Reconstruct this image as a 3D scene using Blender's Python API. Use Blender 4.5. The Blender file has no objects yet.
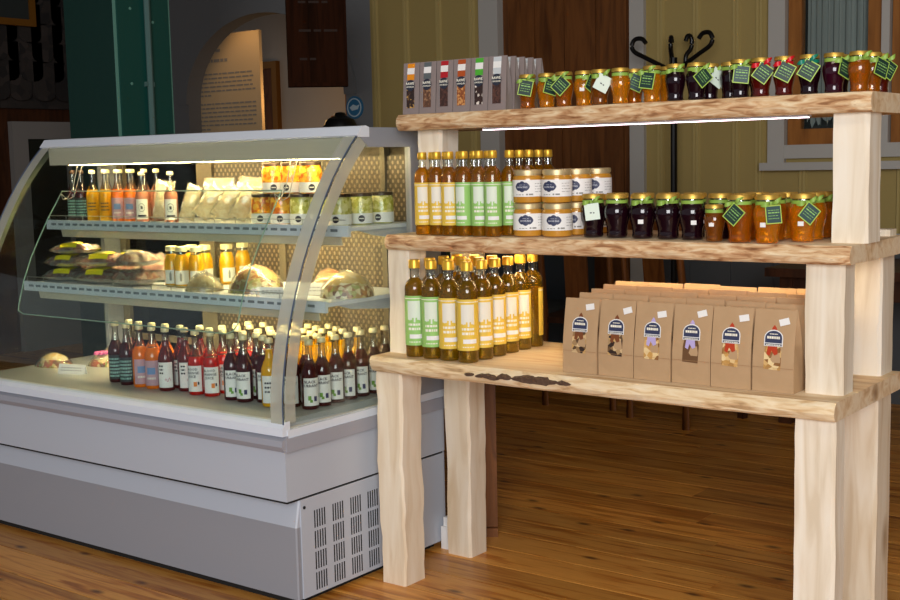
import bpy, bmesh, math, random
from mathutils import Vector, Matrix, noise
R = random.Random(7)
S = bpy.context.scene
COL = S.collection
pi = math.pi

# ------------------------------------------------------------------ camera, light, exposure
F_PX = 1229.3
cam_d = bpy.data.cameras.new('camera'); cam = bpy.data.objects.new('camera', cam_d); COL.objects.link(cam)
cam_d.sensor_width = 36; cam_d.lens = F_PX / 900 * 36; cam_d.clip_start = .05; cam_d.clip_end = 60
YAW, PITCH, ROLL = -0.64673, -0.1135, -0.0220
fw = Vector((math.sin(YAW) * math.cos(PITCH), math.cos(YAW) * math.cos(PITCH), math.sin(PITCH)))
rr = Vector((math.cos(YAW), -math.sin(YAW), 0)); uu = rr.cross(fw)
r2 = rr * math.cos(ROLL) + uu * math.sin(ROLL); u2 = -rr * math.sin(ROLL) + uu * math.cos(ROLL)
M4 = Matrix((r2, u2, -fw)).transposed().to_4x4(); M4.translation = (0.9655, -2.7179, 1.2719)
cam.matrix_world = M4
S.camera = cam

S.view_settings.view_transform = 'Standard'; S.view_settings.look = 'None'
S.view_settings.gamma = 1; S.view_settings.use_curve_mapping = False
S.view_settings.exposure = 0.08

world = bpy.data.worlds.new('world'); S.world = world; world.use_nodes = True
bg = world.node_tree.nodes['Background']; bg.inputs[0].default_value = (.88, .92, 1, 1); bg.inputs[1].default_value = 0.26

def area(name, loc, target, sx, sy, power, color):
    d = bpy.data.lights.new(name, 'AREA'); d.shape = 'RECTANGLE'; d.size = sx; d.size_y = sy; d.energy = power; d.color = color
    o = bpy.data.objects.new(name, d); COL.objects.link(o); o.location = loc
    o.rotation_euler = (Vector(target) - Vector(loc)).to_track_quat('-Z', 'Y').to_euler(); return o
area('shop_window_daylight', (2.6, -5.2, 2.1), (-.8, 0.1, .7), 3.2, 2.2, 285, (.99, .985, 1))
area('ceiling_lamp_light', (.2, -1.4, 3.2), (.1, -1.2, 0), 1.2, .6, 14, (1, .86, .66))

# ------------------------------------------------------------------ materials
MATS = {}
def lin(h):
    h = h.lstrip('#'); c = [int(h[i:i + 2], 16) / 255 for i in (0, 2, 4)]
    return tuple(x / 12.92 if x <= .04045 else ((x + .055) / 1.055) ** 2.4 for x in c) + (1,)
def new(name):
    m = bpy.data.materials.new(name); m.use_nodes = True; MATS[name] = m
    return m, m.node_tree.nodes, m.node_tree.links, m.node_tree.nodes['Principled BSDF']
def plain(name, hexc, rough=.5, metal=0, spec=.5, trans=0, ior=1.45, bump=0, bscale=60, coat=0):
    m, n, l, b = new(name)
    b.inputs['Base Color'].default_value = lin(hexc); b.inputs['Roughness'].default_value = rough
    b.inputs['Metallic'].default_value = metal; b.inputs['Specular IOR Level'].default_value = spec
    b.inputs['Transmission Weight'].default_value = trans; b.inputs['IOR'].default_value = ior
    b.inputs['Coat Weight'].default_value = coat
    if bump:
        t = n.new('ShaderNodeTexNoise'); t.inputs['Scale'].default_value = bscale
        u = n.new('ShaderNodeBump'); u.inputs['Strength'].default_value = bump; u.inputs['Distance'].default_value = .01
        c = n.new('ShaderNodeTexCoord'); l.new(c.outputs['Object'], t.inputs['Vector'])
        l.new(t.outputs['Fac'], u.inputs['Height']); l.new(u.outputs['Normal'], b.inputs['Normal'])
    return m
def ramp(n, stops):
    r = n.new('ShaderNodeValToRGB'); e = r.color_ramp.elements
    e[0].position, e[0].color = stops[0][0], lin(stops[0][1])
    e[1].position, e[1].color = stops[-1][0], lin(stops[-1][1])
    for p, c in stops[1:-1]:
        k = e.new(p); k.color = lin(c)
    return r
def wood(name, stops, stretch=(1, 9, 9), scale=3.5, rough=.6, rand=.25, bump=.12, knots=None, spec=.3, coat=0, flat=False):
    m, n, l, b = new(name)
    tc = n.new('ShaderNodeTexCoord'); oi = n.new('ShaderNodeObjectInfo')
    ad = n.new('ShaderNodeVectorMath'); ad.operation = 'ADD'
    sc = n.new('ShaderNodeVectorMath'); sc.operation = 'SCALE'; sc.inputs[0].default_value = (31, 17, 23); l.new(oi.outputs['Random'], sc.inputs['Scale'])
    l.new(tc.outputs['Object'], ad.inputs[0]); l.new(sc.outputs[0], ad.inputs[1])
    mp = n.new('ShaderNodeMapping'); mp.inputs['Scale'].default_value = stretch; l.new(ad.outputs[0], mp.inputs['Vector'])
    t = n.new('ShaderNodeTexNoise'); t.inputs['Scale'].default_value = scale; t.inputs['Detail'].default_value = 7; t.inputs['Distortion'].default_value = .9
    l.new(mp.outputs[0], t.inputs['Vector'])
    r = ramp(n, stops); l.new(t.outputs['Fac'], r.inputs['Fac'])
    hv = n.new('ShaderNodeHueSaturation'); l.new(r.outputs['Color'], hv.inputs['Color'])
    mr = n.new('ShaderNodeMapRange'); mr.inputs['To Min'].default_value = 1 - rand; mr.inputs['To Max'].default_value = 1 + rand
    l.new(oi.outputs['Random'], mr.inputs['Value']); l.new(mr.outputs[0], hv.inputs['Value'])
    out = hv.outputs['Color']
    if knots:
        v = n.new('ShaderNodeTexVoronoi'); v.inputs['Scale'].default_value = knots[0]
        if flat: v.voronoi_dimensions = '2D'
        mk = n.new('ShaderNodeMapping'); mk.inputs['Scale'].default_value = knots[2]; l.new(ad.outputs[0], mk.inputs['Vector']); l.new(mk.outputs[0], v.inputs['Vector'])
        kr = n.new('ShaderNodeMapRange'); kr.inputs['From Min'].default_value = .02; kr.inputs['From Max'].default_value = .085 if flat else .16
        kr.inputs['To Min'].default_value = .85; kr.inputs['To Max'].default_value = 0
        l.new(v.outputs['Distance'], kr.inputs['Value'])
        mx = n.new('ShaderNodeMix'); mx.data_type = 'RGBA'; l.new(kr.outputs[0], mx.inputs[0]); l.new(out, mx.inputs[6]); mx.inputs[7].default_value = lin(knots[1])
        out = mx.outputs[2]
    l.new(out, b.inputs['Base Color'])
    b.inputs['Roughness'].default_value = rough; b.inputs['Specular IOR Level'].default_value = spec; b.inputs['Coat Weight'].default_value = coat
    u = n.new('ShaderNodeBump'); u.inputs['Strength'].default_value = bump; u.inputs['Distance'].default_value = .004
    l.new(t.outputs['Fac'], u.inputs['Height']); l.new(u.outputs['Normal'], b.inputs['Normal'])
    return m
def clear(name, tint='#ffffff', gloss=.06, rough=.03, haze=0, hazecol='#ffffff'):
    """thin clear sheet: transparent with a fresnel reflection and an optional milky share"""
    m, n, l, b = new(name); n.remove(b); out = n['Material Output']
    t = n.new('ShaderNodeBsdfTransparent'); t.inputs[0].default_value = lin(tint)
    g = n.new('ShaderNodeBsdfGlossy'); g.inputs['Roughness'].default_value = rough
    fr = n.new('ShaderNodeLayerWeight'); fr.inputs['Blend'].default_value = .25
    mr = n.new('ShaderNodeMapRange'); mr.inputs['To Min'].default_value = gloss; mr.inputs['To Max'].default_value = min(1, gloss * 7)
    l.new(fr.outputs['Fresnel'], mr.inputs['Value'])
    x = n.new('ShaderNodeMixShader'); l.new(mr.outputs[0], x.inputs[0]); l.new(t.outputs[0], x.inputs[1]); l.new(g.outputs[0], x.inputs[2])
    fin = x.outputs[0]
    if haze:
        d = n.new('ShaderNodeBsdfDiffuse'); d.inputs[0].default_value = lin(hazecol)
        y = n.new('ShaderNodeMixShader'); y.inputs[0].default_value = haze; l.new(fin, y.inputs[1]); l.new(d.outputs[0], y.inputs[2]); fin = y.outputs[0]
    l.new(fin, out.inputs['Surface'])
    return m
def emit(name, hexc, strength):
    m, n, l, b = new(name); b.inputs['Base Color'].default_value = lin(hexc)
    b.inputs['Emission Color'].default_value = lin(hexc); b.inputs['Emission Strength'].default_value = strength; return m
def chunky(name, stops, scale=60, rough=.25, trans=0, coat=.6):
    m, n, l, b = new(name)
    tc = n.new('ShaderNodeTexCoord'); oi = n.new('ShaderNodeObjectInfo'); ad = n.new('ShaderNodeVectorMath'); ad.operation = 'ADD'
    l.new(tc.outputs['Object'], ad.inputs[0]); l.new(oi.outputs['Random'], ad.inputs[1])
    v = n.new('ShaderNodeTexVoronoi'); v.inputs['Scale'].default_value = scale; l.new(ad.outputs[0], v.inputs['Vector'])
    r = ramp(n, stops); sp = n.new('ShaderNodeSeparateColor'); l.new(v.outputs['Color'], sp.inputs[0]); l.new(sp.outputs[0], r.inputs['Fac'])
    l.new(r.outputs['Color'], b.inputs['Base Color']); b.inputs['Roughness'].default_value = rough; b.inputs['Coat Weight'].default_value = coat
    b.inputs['Transmission Weight'].default_value = trans
    u = n.new('ShaderNodeBump'); u.inputs['Strength'].default_value = .35; u.inputs['Distance'].default_value = .004
    l.new(v.outputs['Distance'], u.inputs['Height']); l.new(u.outputs['Normal'], b.inputs['Normal'])
    return m
def liquid(name, hexc, trans=.75, rough=.06):
    m = plain(name, hexc, rough=rough, trans=trans, ior=1.2, coat=1); m.node_tree.nodes['Principled BSDF'].inputs['Coat Roughness'].default_value = .04
    return m

PINE = [(.30, '#c9a47a'), (.45, '#dfc39c'), (.6, '#ead6b6'), (.75, '#d9b98e')]
wood('pine', PINE, (1.2, 10, 10), 2.6, .62, .05, .15, (1.6, '#8a6540', (1, 3.2, 3.2)))
wood('pine_white', [(.3, '#d8c8ae'), (.5, '#e9ddc8'), (.7, '#f0e8d8')], (10, 10, 1.0), 2.4, .65, .05, .2, (2.1, '#a08a70', (2.4, 2.4, 1)))
wood('pine_leg', [(.3, '#d6bf9e'), (.5, '#e6d6bc'), (.7, '#eee2cd')], (10, 10, 1.0), 2.4, .65, .04, .2, (2.1, '#9a7a55', (2.4, 2.4, 1)))
wood('live_edge', [(.25, '#7d5333'), (.40, '#b98a60'), (.52, '#d9b58a'), (.68, '#ecd7b2'), (.8, '#b68459')], (1.6, 6, 8), 9, .8, .05, .9)
wood('live_edge_pale', [(.22, '#8d6a44'), (.38, '#d3b083'), (.52, '#e8cfa6'), (.72, '#f1e0c2')], (1.4, 6, 9), 8, .8, .05, .8)
plain('bark', '#5d4637', .9, bump=1, bscale=120)
wood('floor_wood', [(.25, '#8a4c14'), (.42, '#bb7427'), (.55, '#d99a48'), (.75, '#c58432')], (.8, 12, 9), 3.2, .36, .24, .04, (3.0, '#4a210a', (.75, 1.7, 1)), .5, flat=True)
plain('floor_base', '#4a2a10', .7)
plain('wall_yellow', '#a38e55', .75, bump=.1)
plain('wall_yellow_ridge', '#ae9a60', .7)
plain('trim_grey', '#b2afa8', .6)
plain('wainscot', '#4a4c4e', .7)
wood('door_brown', [(.3, '#4f2c11'), (.6, '#70431d')], (9, 9, 1), 2.5, .5, .05, .1)
wood('window_wood', [(.3, '#7d4c1c'), (.6, '#9c642b')], (9, 9, 1), 2.5, .5, .05, .1)
plain('plaster_grey', '#77797a', .85, bump=.15, bscale=25)
plain('plaster_white', '#b7b2aa', .85)
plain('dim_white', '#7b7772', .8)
plain('ceiling_paint', '#8f8a80', .9)
plain('green_paint', '#0a3029', .45, bump=.1, bscale=20)
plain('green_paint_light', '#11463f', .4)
plain('pale_line', '#5f8f80', .5)
plain('conduit', '#4d6a66', .45)
wood('dark_wood', [(.3, '#2a1508'), (.6, '#452511')], (9, 9, 1.2), 3, .5, .15, .1)
wood('brown_wood', [(.3, '#5b3413'), (.6, '#7b4a20')], (9, 9, 1.2), 3, .5, .1, .1)
wood('sign_wood', [(.3, '#1d0f07'), (.6, '#31190d')], (14, 14, 1), 2, .9, .05, .1, None, .05)
plain('black', '#0c0c0d', .35)
plain('worn_ink', '#2e1d14', .8)
plain('iron_black', '#0b0a0a', .3)
plain('case_grey', '#94979f', .38, spec=.5)
plain('case_light', '#b9c0cb', .32)
plain('case_white', '#dde4ee', .35)
plain('bumper', '#a0a2ac', .45)
plain('case_inner', '#cdc9bd', .5)
plain('deck', '#a6aaaa', .35)
plain('reflector', '#cfc6b2', .45)
plain('dark_slot', '#15171b', .7)
plain('rail_slot', '#7d828b', .7)
plain('rear_dark', '#3f372c', .7)
plain('rear_post', '#6a604f', .5)
plain('edge_blue', '#46546c', .3)
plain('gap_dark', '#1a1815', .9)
clear('glass', '#f2f6f4', .014, .02)
clear('glass_rear', '#5a5a55', .04, .05)
clear('frost', '#f2f4f0', .03, .2, .40, '#d4d4c8')
clear('jar_glass', '#f3f5f0', .12, .03)
clear('wrap', '#fbfbf8', .09, .16, .10, '#ffffff')
clear('film', '#fdfdfb', .08, .18, .07, '#f4f1e6')
clear('acrylic', '#fbfffd', .018, .03)
plain('acrylic_edge', '#8fb0a0', .25)
plain('wire', '#b9b9b5', .3, metal=.7)
# perforated sheet behind the goods
m, n, l, b = new('perforated')
tc = n.new('ShaderNodeTexCoord'); mp = n.new('ShaderNodeMapping'); mp.inputs['Scale'].default_value = (1, 1, 1)
l.new(tc.outputs['Object'], mp.inputs['Vector'])
sx = n.new('ShaderNodeSeparateXYZ'); l.new(mp.outputs[0], sx.inputs[0])
def trig(src, k):
    a = n.new('ShaderNodeMath'); a.operation = 'MULTIPLY'; a.inputs[1].default_value = k; l.new(src, a.inputs[0])
    s = n.new('ShaderNodeMath'); s.operation = 'SINE'; l.new(a.outputs[0], s.inputs[0]); return s.outputs[0]
mu = n.new('ShaderNodeMath'); mu.operation = 'MULTIPLY'; l.new(trig(sx.outputs[0], 2 * pi / .022), mu.inputs[0]); l.new(trig(sx.outputs[2], 2 * pi / .030), mu.inputs[1])
gt = n.new('ShaderNodeMath'); gt.operation = 'GREATER_THAN'; gt.inputs[1].default_value = .35; l.new(mu.outputs[0], gt.inputs[0])
mx = n.new('ShaderNodeMix'); mx.data_type = 'RGBA'; l.new(gt.outputs[0], mx.inputs[0]); mx.inputs[6].default_value = lin('#453a2d'); mx.inputs[7].default_value = lin('#86775f')
l.new(mx.outputs[2], b.inputs['Base Color']); b.inputs['Roughness'].default_value = .45
emit('tube_light', '#ffe2a6', 64)
emit('led_pink', '#ffe2ea', 5.5)
emit('led_warm', '#ffe2ae', 22)

liquid('oil', '#c9860c', .80)
liquid('oil_deep', '#b0860e', .80)
plain('gold', '#cfa94e', .42, metal=.7)
plain('gold_pale', '#d3c092', .42, metal=.6)
plain('gold_cap', '#e5b53c', .35, metal=.55)
plain('pale_cap', '#e9dfb4', .4, metal=.25)
plain('dark_lid', '#3a2a22', .35, metal=.3)
plain('label_yellow', '#e6c24a', .55)
plain('label_green', '#97c96e', .55)
plain('label_pic', '#e8e5d6', .55)
plain('label_pic_g', '#dde8d6', .55)
plain('white_paper', '#eeedea', .6)
plain('ink', '#2a2a38', .6)
plain('ink_grey', '#8c8a86', .6)
plain('ink_light', '#b4b2ae', .6)
plain('ink_mist', '#c4c8d2', .6)
plain('ink_pale', '#f2efdf', .6)
plain('ink_pink', '#c24a6e', .6)
plain('leaf_print', '#6fa03c', .6)
plain('orange_print', '#e8822a', .6)
plain('berry_print', '#3c3c66', .6)
plain('navy', '#343a58', .5)
plain('honey', '#c58a2c', .25, coat=1)
liquid('juice_dark', '#4c0a16', .35)
liquid('juice_darkred', '#780e14', .40)
liquid('juice_red', '#d81c10', .40)
liquid('juice_orange', '#f87c0c', .20)
liquid('juice_yellow', '#f0b210', .25)
liquid('juice_pink', '#d9896a', .30)
plain('label_teal', '#8fbcb0', .6)
plain('label_slate', '#2c3438', .6)
plain('label_blue', '#6d8fc0', .6)
plain('label_lilac', '#c09aa6', .6)
liquid('jam_dark', '#1d0610', .25)
liquid('jam_purple', '#36061c', .3)
liquid('jam_red', '#5e1008', .35)
liquid('jam_orange', '#f29c10', .72)
liquid('jam_amber', '#c8700c', .70)
liquid('jam_brown', '#a05a14', .65)
plain('lime', '#9cd02e', .5)
plain('lime_ribbon', '#8db24a', .45)
plain('lime_edge', '#aed05a', .5)
plain('tag_green', '#17342c', .5)
plain('tag_teal', '#2f4a4a', .5)
plain('tag_white', '#dcebdd', .55)
plain('red_ribbon', '#d01424', .4)
plain('teal_ribbon', '#0f7f68', .4)
plain('kraft', '#b89771', .7, bump=.6, bscale=16)
plain('kraft_fold', '#a98159', .8)
plain('kraft_window', '#6b4a2a', .35, coat=.6)
chunky('dried', [(.2, '#2f1c0f'), (.5, '#8d6a40'), (.7, '#e0c290'), (.9, '#caa060')], 75, .4)
chunky('dried_pale', [(.2, '#8d5f2c'), (.5, '#d3a257'), (.8, '#ecd19a')], 75, .4)
plain('fig_lilac', '#b9aadb', .5)
plain('fig_red', '#b93c18', .5)
plain('fig_brown', '#7a4524', .5)
plain('bag_grey', '#8b7e7b', .5, bump=.12, bscale=25)
plain('bag_grey_side', '#9a908e', .3, metal=.25)
chunky('choc_nut', [(.3, '#2a1710'), (.7, '#3b2115'), (.85, '#c89a4e')], 130, .4)
chunky('choc_brown', [(.3, '#5b3a25'), (.7, '#7a5238'), (.9, '#9a7250')], 160, .5)
chunky('choc_dark', [(.3, '#3a2018'), (.7, '#4a2a20'), (.9, '#5a3629')], 160, .5)
chunky('choc_caramel', [(.3, '#8a4a20'), (.6, '#b06a30'), (.9, '#d69a58')], 150, .5)
chunky('choc_white', [(.3, '#2e1913'), (.85, '#3a2219'), (.93, '#e8ddd0')], 120, .5)
for nm, hx in (('st_orange', '#e8901c'), ('st_grey', '#5f6668'), ('st_red', '#b3202a'), ('st_rust', '#b2501f'), ('st_green', '#4fae35'), ('st_silver', '#c6cccf')):
    plain(nm, hx, .5)
plain('badge', '#2b2f3e', .5)
chunky('pickle_orange', [(.1, '#d2660c'), (.35, '#f6a81c'), (.7, '#ffcb4a'), (.95, '#c25a0a')], 85, .2)
chunky('pickle_green', [(.1, '#a9a83c'), (.4, '#d2ce72'), (.7, '#e8e2a4'), (.95, '#b4ac48')], 85, .2)
chunky('filling_dark', [(.1, '#6a3a1c'), (.4, '#b2502c'), (.6, '#8a9a44'), (.9, '#e0c890')], 70, .5)
chunky('bread', [(.2, '#e2d2ae'), (.6, '#f0e6cc'), (.9, '#d8c096')], 90, .7, coat=0)
chunky('ham', [(.15, '#b0584c'), (.40, '#d49a8a'), (.7, '#eccabc'), (.9, '#f4e4d6'), (.97, '#b0625a')], 60, .45)
chunky('salami', [(.2, '#9c3c32'), (.55, '#c2604c'), (.85, '#e2b09c')], 75, .4)
chunky('cheese', [(.2, '#e3c06a'), (.6, '#f0dca0'), (.9, '#f5e9c4')], 60, .4)
chunky('bun', [(.2, '#b0691c'), (.6, '#d8933a'), (.9, '#ecc070')], 40, .5)
chunky('filling', [(.1, '#7a4526'), (.35, '#c08a54'), (.55, '#a9b45c'), (.75, '#ecdcae'), (.95, '#f2e6c4')], 75, .5)
plain('yellow_tag', '#e2d21c', .5)
plain('flower_pink', '#c0609a', .6)
plain('leaf_dark', '#0f1f10', .4)
plain('leaf_mid', '#24401e', .4)
plain('terracotta', '#5e3220', .8)
plain('poster', '#c9b48e', .7)
plain('gilt', '#8a5a1c', .4, metal=.5)
plain('curtain', '#a3a7a6', .9)
plain('pane_dark', '#20241f', .15)
chunky('stone_dark', [(.2, '#1b1716'), (.6, '#29231f'), (.9, '#332b27')], 14, .9, coat=0)
plain('cloth_slate', '#3c444c', .9)
plain('logo_blue', '#2f6f96', .5)
plain('logo_pale', '#bcd0d8', .5)
plain('canvas', '#262c2a', .7)

# ------------------------------------------------------------------ mesh helpers
class MB:
    def __init__(s): s.v, s.f, s.m = [], [], []
    def add(s, v, f, mi=0):
        o = len(s.v); s.v += [tuple(p) for p in v]; s.f += [tuple(i + o for i in q) for q in f]; s.m += [mi] * len(f); return s
    def box(s, x0, x1, y0, y1, z0, z1, mi=0):
        v = [(x, y, z) for z in (z0, z1) for y in (y0, y1) for x in (x0, x1)]
        return s.add(v, [(0, 2, 3, 1), (4, 5, 7, 6), (0, 1, 5, 4), (2, 6, 7, 3), (0, 4, 6, 2), (1, 3, 7, 5)], mi)
    def lathe(s, prof, n=20, c=(0, 0), mi=0):
        v, f = [], []
        rings = []
        for r, z in prof:
            if r < 1e-6: rings.append([len(v)]); v.append((c[0], c[1], z))
            else:
                rings.append(list(range(len(v), len(v) + n)))
                v += [(c[0] + r * math.cos(2 * pi * i / n), c[1] + r * math.sin(2 * pi * i / n), z) for i in range(n)]
        for a, b in zip(rings, rings[1:]):
            for i in range(n):
                j = (i + 1) % n
                if len(a) == 1 and len(b) == 1: continue
                if len(a) == 1: f.append((a[0], b[j], b[i]))
                elif len(b) == 1: f.append((a[i], a[j], b[0]))
                else: f.append((a[i], a[j], b[j], b[i]))
        return s.add(v, f, mi)
    def tube(s, pts, r, n=8, mi=0, closed=False):
        pts = [Vector(p) for p in pts]; rings = []; v = []; f = []
        up = Vector((0, 0, 1))
        for i, p in enumerate(pts):
            a = pts[(i - 1) % len(pts)] if (closed or i > 0) else p; b = pts[(i + 1) % len(pts)] if (closed or i < len(pts) - 1) else p
            t = (b - a).normalized(); q = t.cross(up)
            if q.length < .05: q = t.cross(Vector((1, 0, 0)))
            q.normalize(); w = q.cross(t); rad = r[i] if isinstance(r, (list, tuple)) else r
            rings.append(list(range(len(v), len(v) + n)))
            v += [p + (q * math.cos(2 * pi * k / n) + w * math.sin(2 * pi * k / n)) * rad for k in range(n)]
        pr = list(zip(rings, rings[1:])) + ([(rings[-1], rings[0])] if closed else [])
        for a, b in pr:
            for k in range(n): f.append((a[k], a[(k + 1) % n], b[(k + 1) % n], b[k]))
        if not closed: f += [tuple(reversed(rings[0])), tuple(rings[-1])]
        return s.add(v, f, mi)
    def prism(s, poly, axis, a, b, mi=0):
        """extrude a closed polygon (2D) along an axis from a to b"""
        n = len(poly)
        def P(p, t): return {'x': (t, p[0], p[1]), 'y': (p[0], t, p[1]), 'z': (p[0], p[1], t)}[axis]
        v = [P(p, a) for p in poly] + [P(p, b) for p in poly]
        f = [tuple(range(n)), tuple(range(2 * n - 1, n - 1, -1))] + [(i, i + n, (i + 1) % n + n, (i + 1) % n) for i in range(n)]
        return s.add(v, f, mi)
    def patch(s, r, z0, z1, a0, a1, n=8, mi=0):
        v = []
        for i in range(n + 1):
            a = a0 + (a1 - a0) * i / n
            v += [(r * math.sin(a), -r * math.cos(a), z0), (r * math.sin(a), -r * math.cos(a), z1)]
        return s.add(v, [(2 * i, 2 * i + 2, 2 * i + 3, 2 * i + 1) for i in range(n)], mi)
    def sheet(s, prof, x0, x1, t, mi=0):
        """sheet following a (y,z) profile along x with thickness t"""
        n = len(prof); inn = []
        for i, (y, z) in enumerate(prof):
            a = prof[max(i - 1, 0)]; b = prof[min(i + 1, n - 1)]; d = Vector((b[0] - a[0], b[1] - a[1])).normalized()
            inn.append((y + d.y * t, z - d.x * t))
        return s.prism(list(prof) + inn[::-1], 'x', x0, x1, mi)
    def mesh(s, name, mats, smooth=35):
        me = bpy.data.meshes.new(name); me.from_pydata(s.v, [], s.f)
        for q in (mats if isinstance(mats, (list, tuple)) else [mats]): me.materials.append(MATS[q])
        me.polygons.foreach_set('material_index', s.m)
        bm = bmesh.new(); bm.from_mesh(me); bmesh.ops.recalc_face_normals(bm, faces=bm.faces); bm.to_mesh(me); bm.free()
        if smooth:
            me.polygons.foreach_set('use_smooth', [True] * len(me.polygons)); me.set_sharp_from_angle(angle=math.radians(smooth))
        me.update(); return me

def obj(name, me, parent=None, loc=(0, 0, 0), rz=0, rot=None):
    o = bpy.data.objects.new(name, me); COL.objects.link(o); o.location = loc
    o.rotation_euler = rot if rot else (0, 0, rz)
    if parent: o.parent = parent
    return o
def B(name, mats, parent, *boxes):
    m = MB()
    for q in boxes: m.box(*q)
    return obj(name, m.mesh(name, mats, 0), parent)
def tag(o, label, cat, group=None):
    o['label'] = label; o['category'] = cat
    if group: o['group'] = group
    return o
def struct(o, label=None):
    o['kind'] = 'structure'
    if label: o['label'] = label
    return o
def empty(name, loc=(0, 0, 0), rz=0):
    o = bpy.data.objects.new(name, None); COL.objects.link(o); o.location = loc; o.rotation_euler = (0, 0, rz); o.empty_display_size = .02
    return o
def copy_tree(o, parent=None):
    c = o.copy(); COL.objects.link(c); c.parent = parent
    for ch in o.children: copy_tree(ch, c)
    return c
PROTO_USED = set()
def put(proto, loc, rz, label, cat, group, tilt=0, roll=0):
    o = proto if proto.name not in PROTO_USED else copy_tree(proto)
    PROTO_USED.add(proto.name)
    o.location = (loc[0], loc[1], loc[2] + .0006); o.rotation_euler = (tilt, roll, rz); return tag(o, label, cat, group)
TXT = {}
def text(s, size):
    if (s, size) not in TXT:
        c = bpy.data.curves.new('t', 'FONT'); c.body = s; c.size = size; c.align_x = 'CENTER'; c.align_y = 'CENTER'; c.resolution_u = 1; c.offset = size * .025
        o = bpy.data.objects.new('t', c); COL.objects.link(o); bpy.context.view_layer.update()
        me = bpy.data.meshes.new_from_object(o.evaluated_get(bpy.context.evaluated_depsgraph_get()))
        TXT[(s, size)] = ([tuple(v.co) for v in me.vertices], [tuple(p.vertices) for p in me.polygons])
        bpy.data.objects.remove(o); bpy.data.curves.remove(c); bpy.data.meshes.remove(me)
    return TXT[(s, size)]
def text_curved(mb, s, size, r, z, a=0, mi=0):
    v, f = text(s, size)
    return mb.add([(r * math.sin(x / r + a), -r * math.cos(x / r + a), z + y) for x, y, _ in v], f, mi)
def text_flat(mb, s, size, x, y, z, mi=0):
    v, f = text(s, size)
    return mb.add([(x + p[0], y, z + p[1]) for p in v], f, mi)
ORD = ['first', 'second', 'third', 'fourth', 'fifth', 'sixth', 'seventh', 'eighth', 'ninth', 'tenth', 'eleventh', 'twelfth', 'thirteenth', 'fourteenth', 'fifteenth', 'sixteenth']
def ns(x, y=0, z=0): return noise.noise(Vector((x, y, z)))

# ------------------------------------------------------------------ the room
YW, XL, ZC = 3.5, -6.6, 3.3
floor = struct(B('floor', 'floor_base', None, (-9.5, 5, -7, 6, -.08, -.022)))
W = .150
y = -1.75; i = 0
while y < YW - .02:
    x = XL + (i * 1.37 % 2.9) - 2.9
    while x < 3.2:
        x0, x1 = max(x, XL), min(x + 2.9, 3.2)
        if x1 - x0 > .1:
            y1 = min(y + W, YW)
            m = MB(); hx = (x1 - x0) / 2; hy = (y1 - y) / 2
            m.prism([(-hy + .0018, -.022), (-hy + .0018, 0), (hy - .0018, 0), (hy - .0018, -.022)], 'x', -hx + .0006, hx - .0006)
            obj('plank', m.mesh('plank', 'floor_wood', 0), floor, ((x0 + x1) / 2, (y + y1) / 2, 0))
        x += 2.9
    y += W; i += 1

# yellow boarded wall with a door and a window; grey wall with an arch to its left
wall = struct(B('wall_back', 'wall_yellow', None, (-4.33, -3.44, YW, YW + .12, .86, ZC), (-2.33, -1.60, YW, YW + .12, .86, ZC), (-.36, 3.4, YW, YW + .12, .86, ZC),
                (-3.44, -2.33, YW, YW + .12, 2.6, ZC), (-1.60, -.36, YW, YW + .12, .86, 1.24), (-1.60, -.36, YW, YW + .12, 2.6, ZC)))
def batten(x, z0, z1, z=.86):
    m = MB(); m.prism([(-.022, 0), (-.016, -.014), (-.004, -.014), (0, -.006), (.004, -.014), (.016, -.014), (.022, 0)], 'z', z0, z1)
    obj('batten', m.mesh('batten', 'wall_yellow_ridge', 0), wall, (x, YW, 0))
xb = [-4.285, -4.03, -3.77, -3.515, -2.235, -2.02, -1.79, -1.66] + [-.25 + .25 * k for k in range(14)]
for x in xb: batten(x, .86, ZC)
for x in (-1.42, -1.17, -.92, -.67, -.42): batten(x, .86, 1.18)
ws = struct(B('trim_1', 'wainscot', None, (-4.33, -3.44, YW - .015, YW + .12, 0, .86), (-2.33, 3.4, YW - .015, YW + .12, 0, .86)))
B('cap_rail', 'trim_grey', ws, (-4.33, -3.44, YW - .03, YW - .015, .82, .86), (-2.33, 3.4, YW - .03, YW - .015, .82, .86))
for k in range(24):
    x = -2.25 + .24 * k
    if x < 3.3: B('panel', 'wainscot', ws, (x, x + .2, YW - .023, YW - .015, .14, .76))
# door_1
door = struct(empty('door_1', (-2.86, YW, 0)))
B('door_frame', 'trim_grey', door, (-.585, -.445, -.03, .1, 0, 2.6), (.445, .535, -.03, .1, 0, 2.6), (-.445, .445, -.03, .1, 2.45, 2.6))
leaf = B('door_leaf', 'door_brown', door, (-.445, .445, .03, .08, .0, 2.45))
for x0, x1 in ((-.40, -.215), (-.2, -.01), (.01, .2), (.215, .40)):
    B('plank', 'door_brown', leaf, (x0, x1, .018, .03, 1.62, 2.38))
for x0, x1 in ((-.38, -.03), (.03, .38)):
    for z0, z1 in ((.15, .75), (.85, 1.45)): B('panel', 'door_brown', leaf, (x0, x1, .016, .03, z0, z1))
B('door_handle', 'gold', leaf, (.38, .395, -.02, .03, 1.02, 1.05), (.30, .395, -.03, -.015, 1.025, 1.045))
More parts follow.
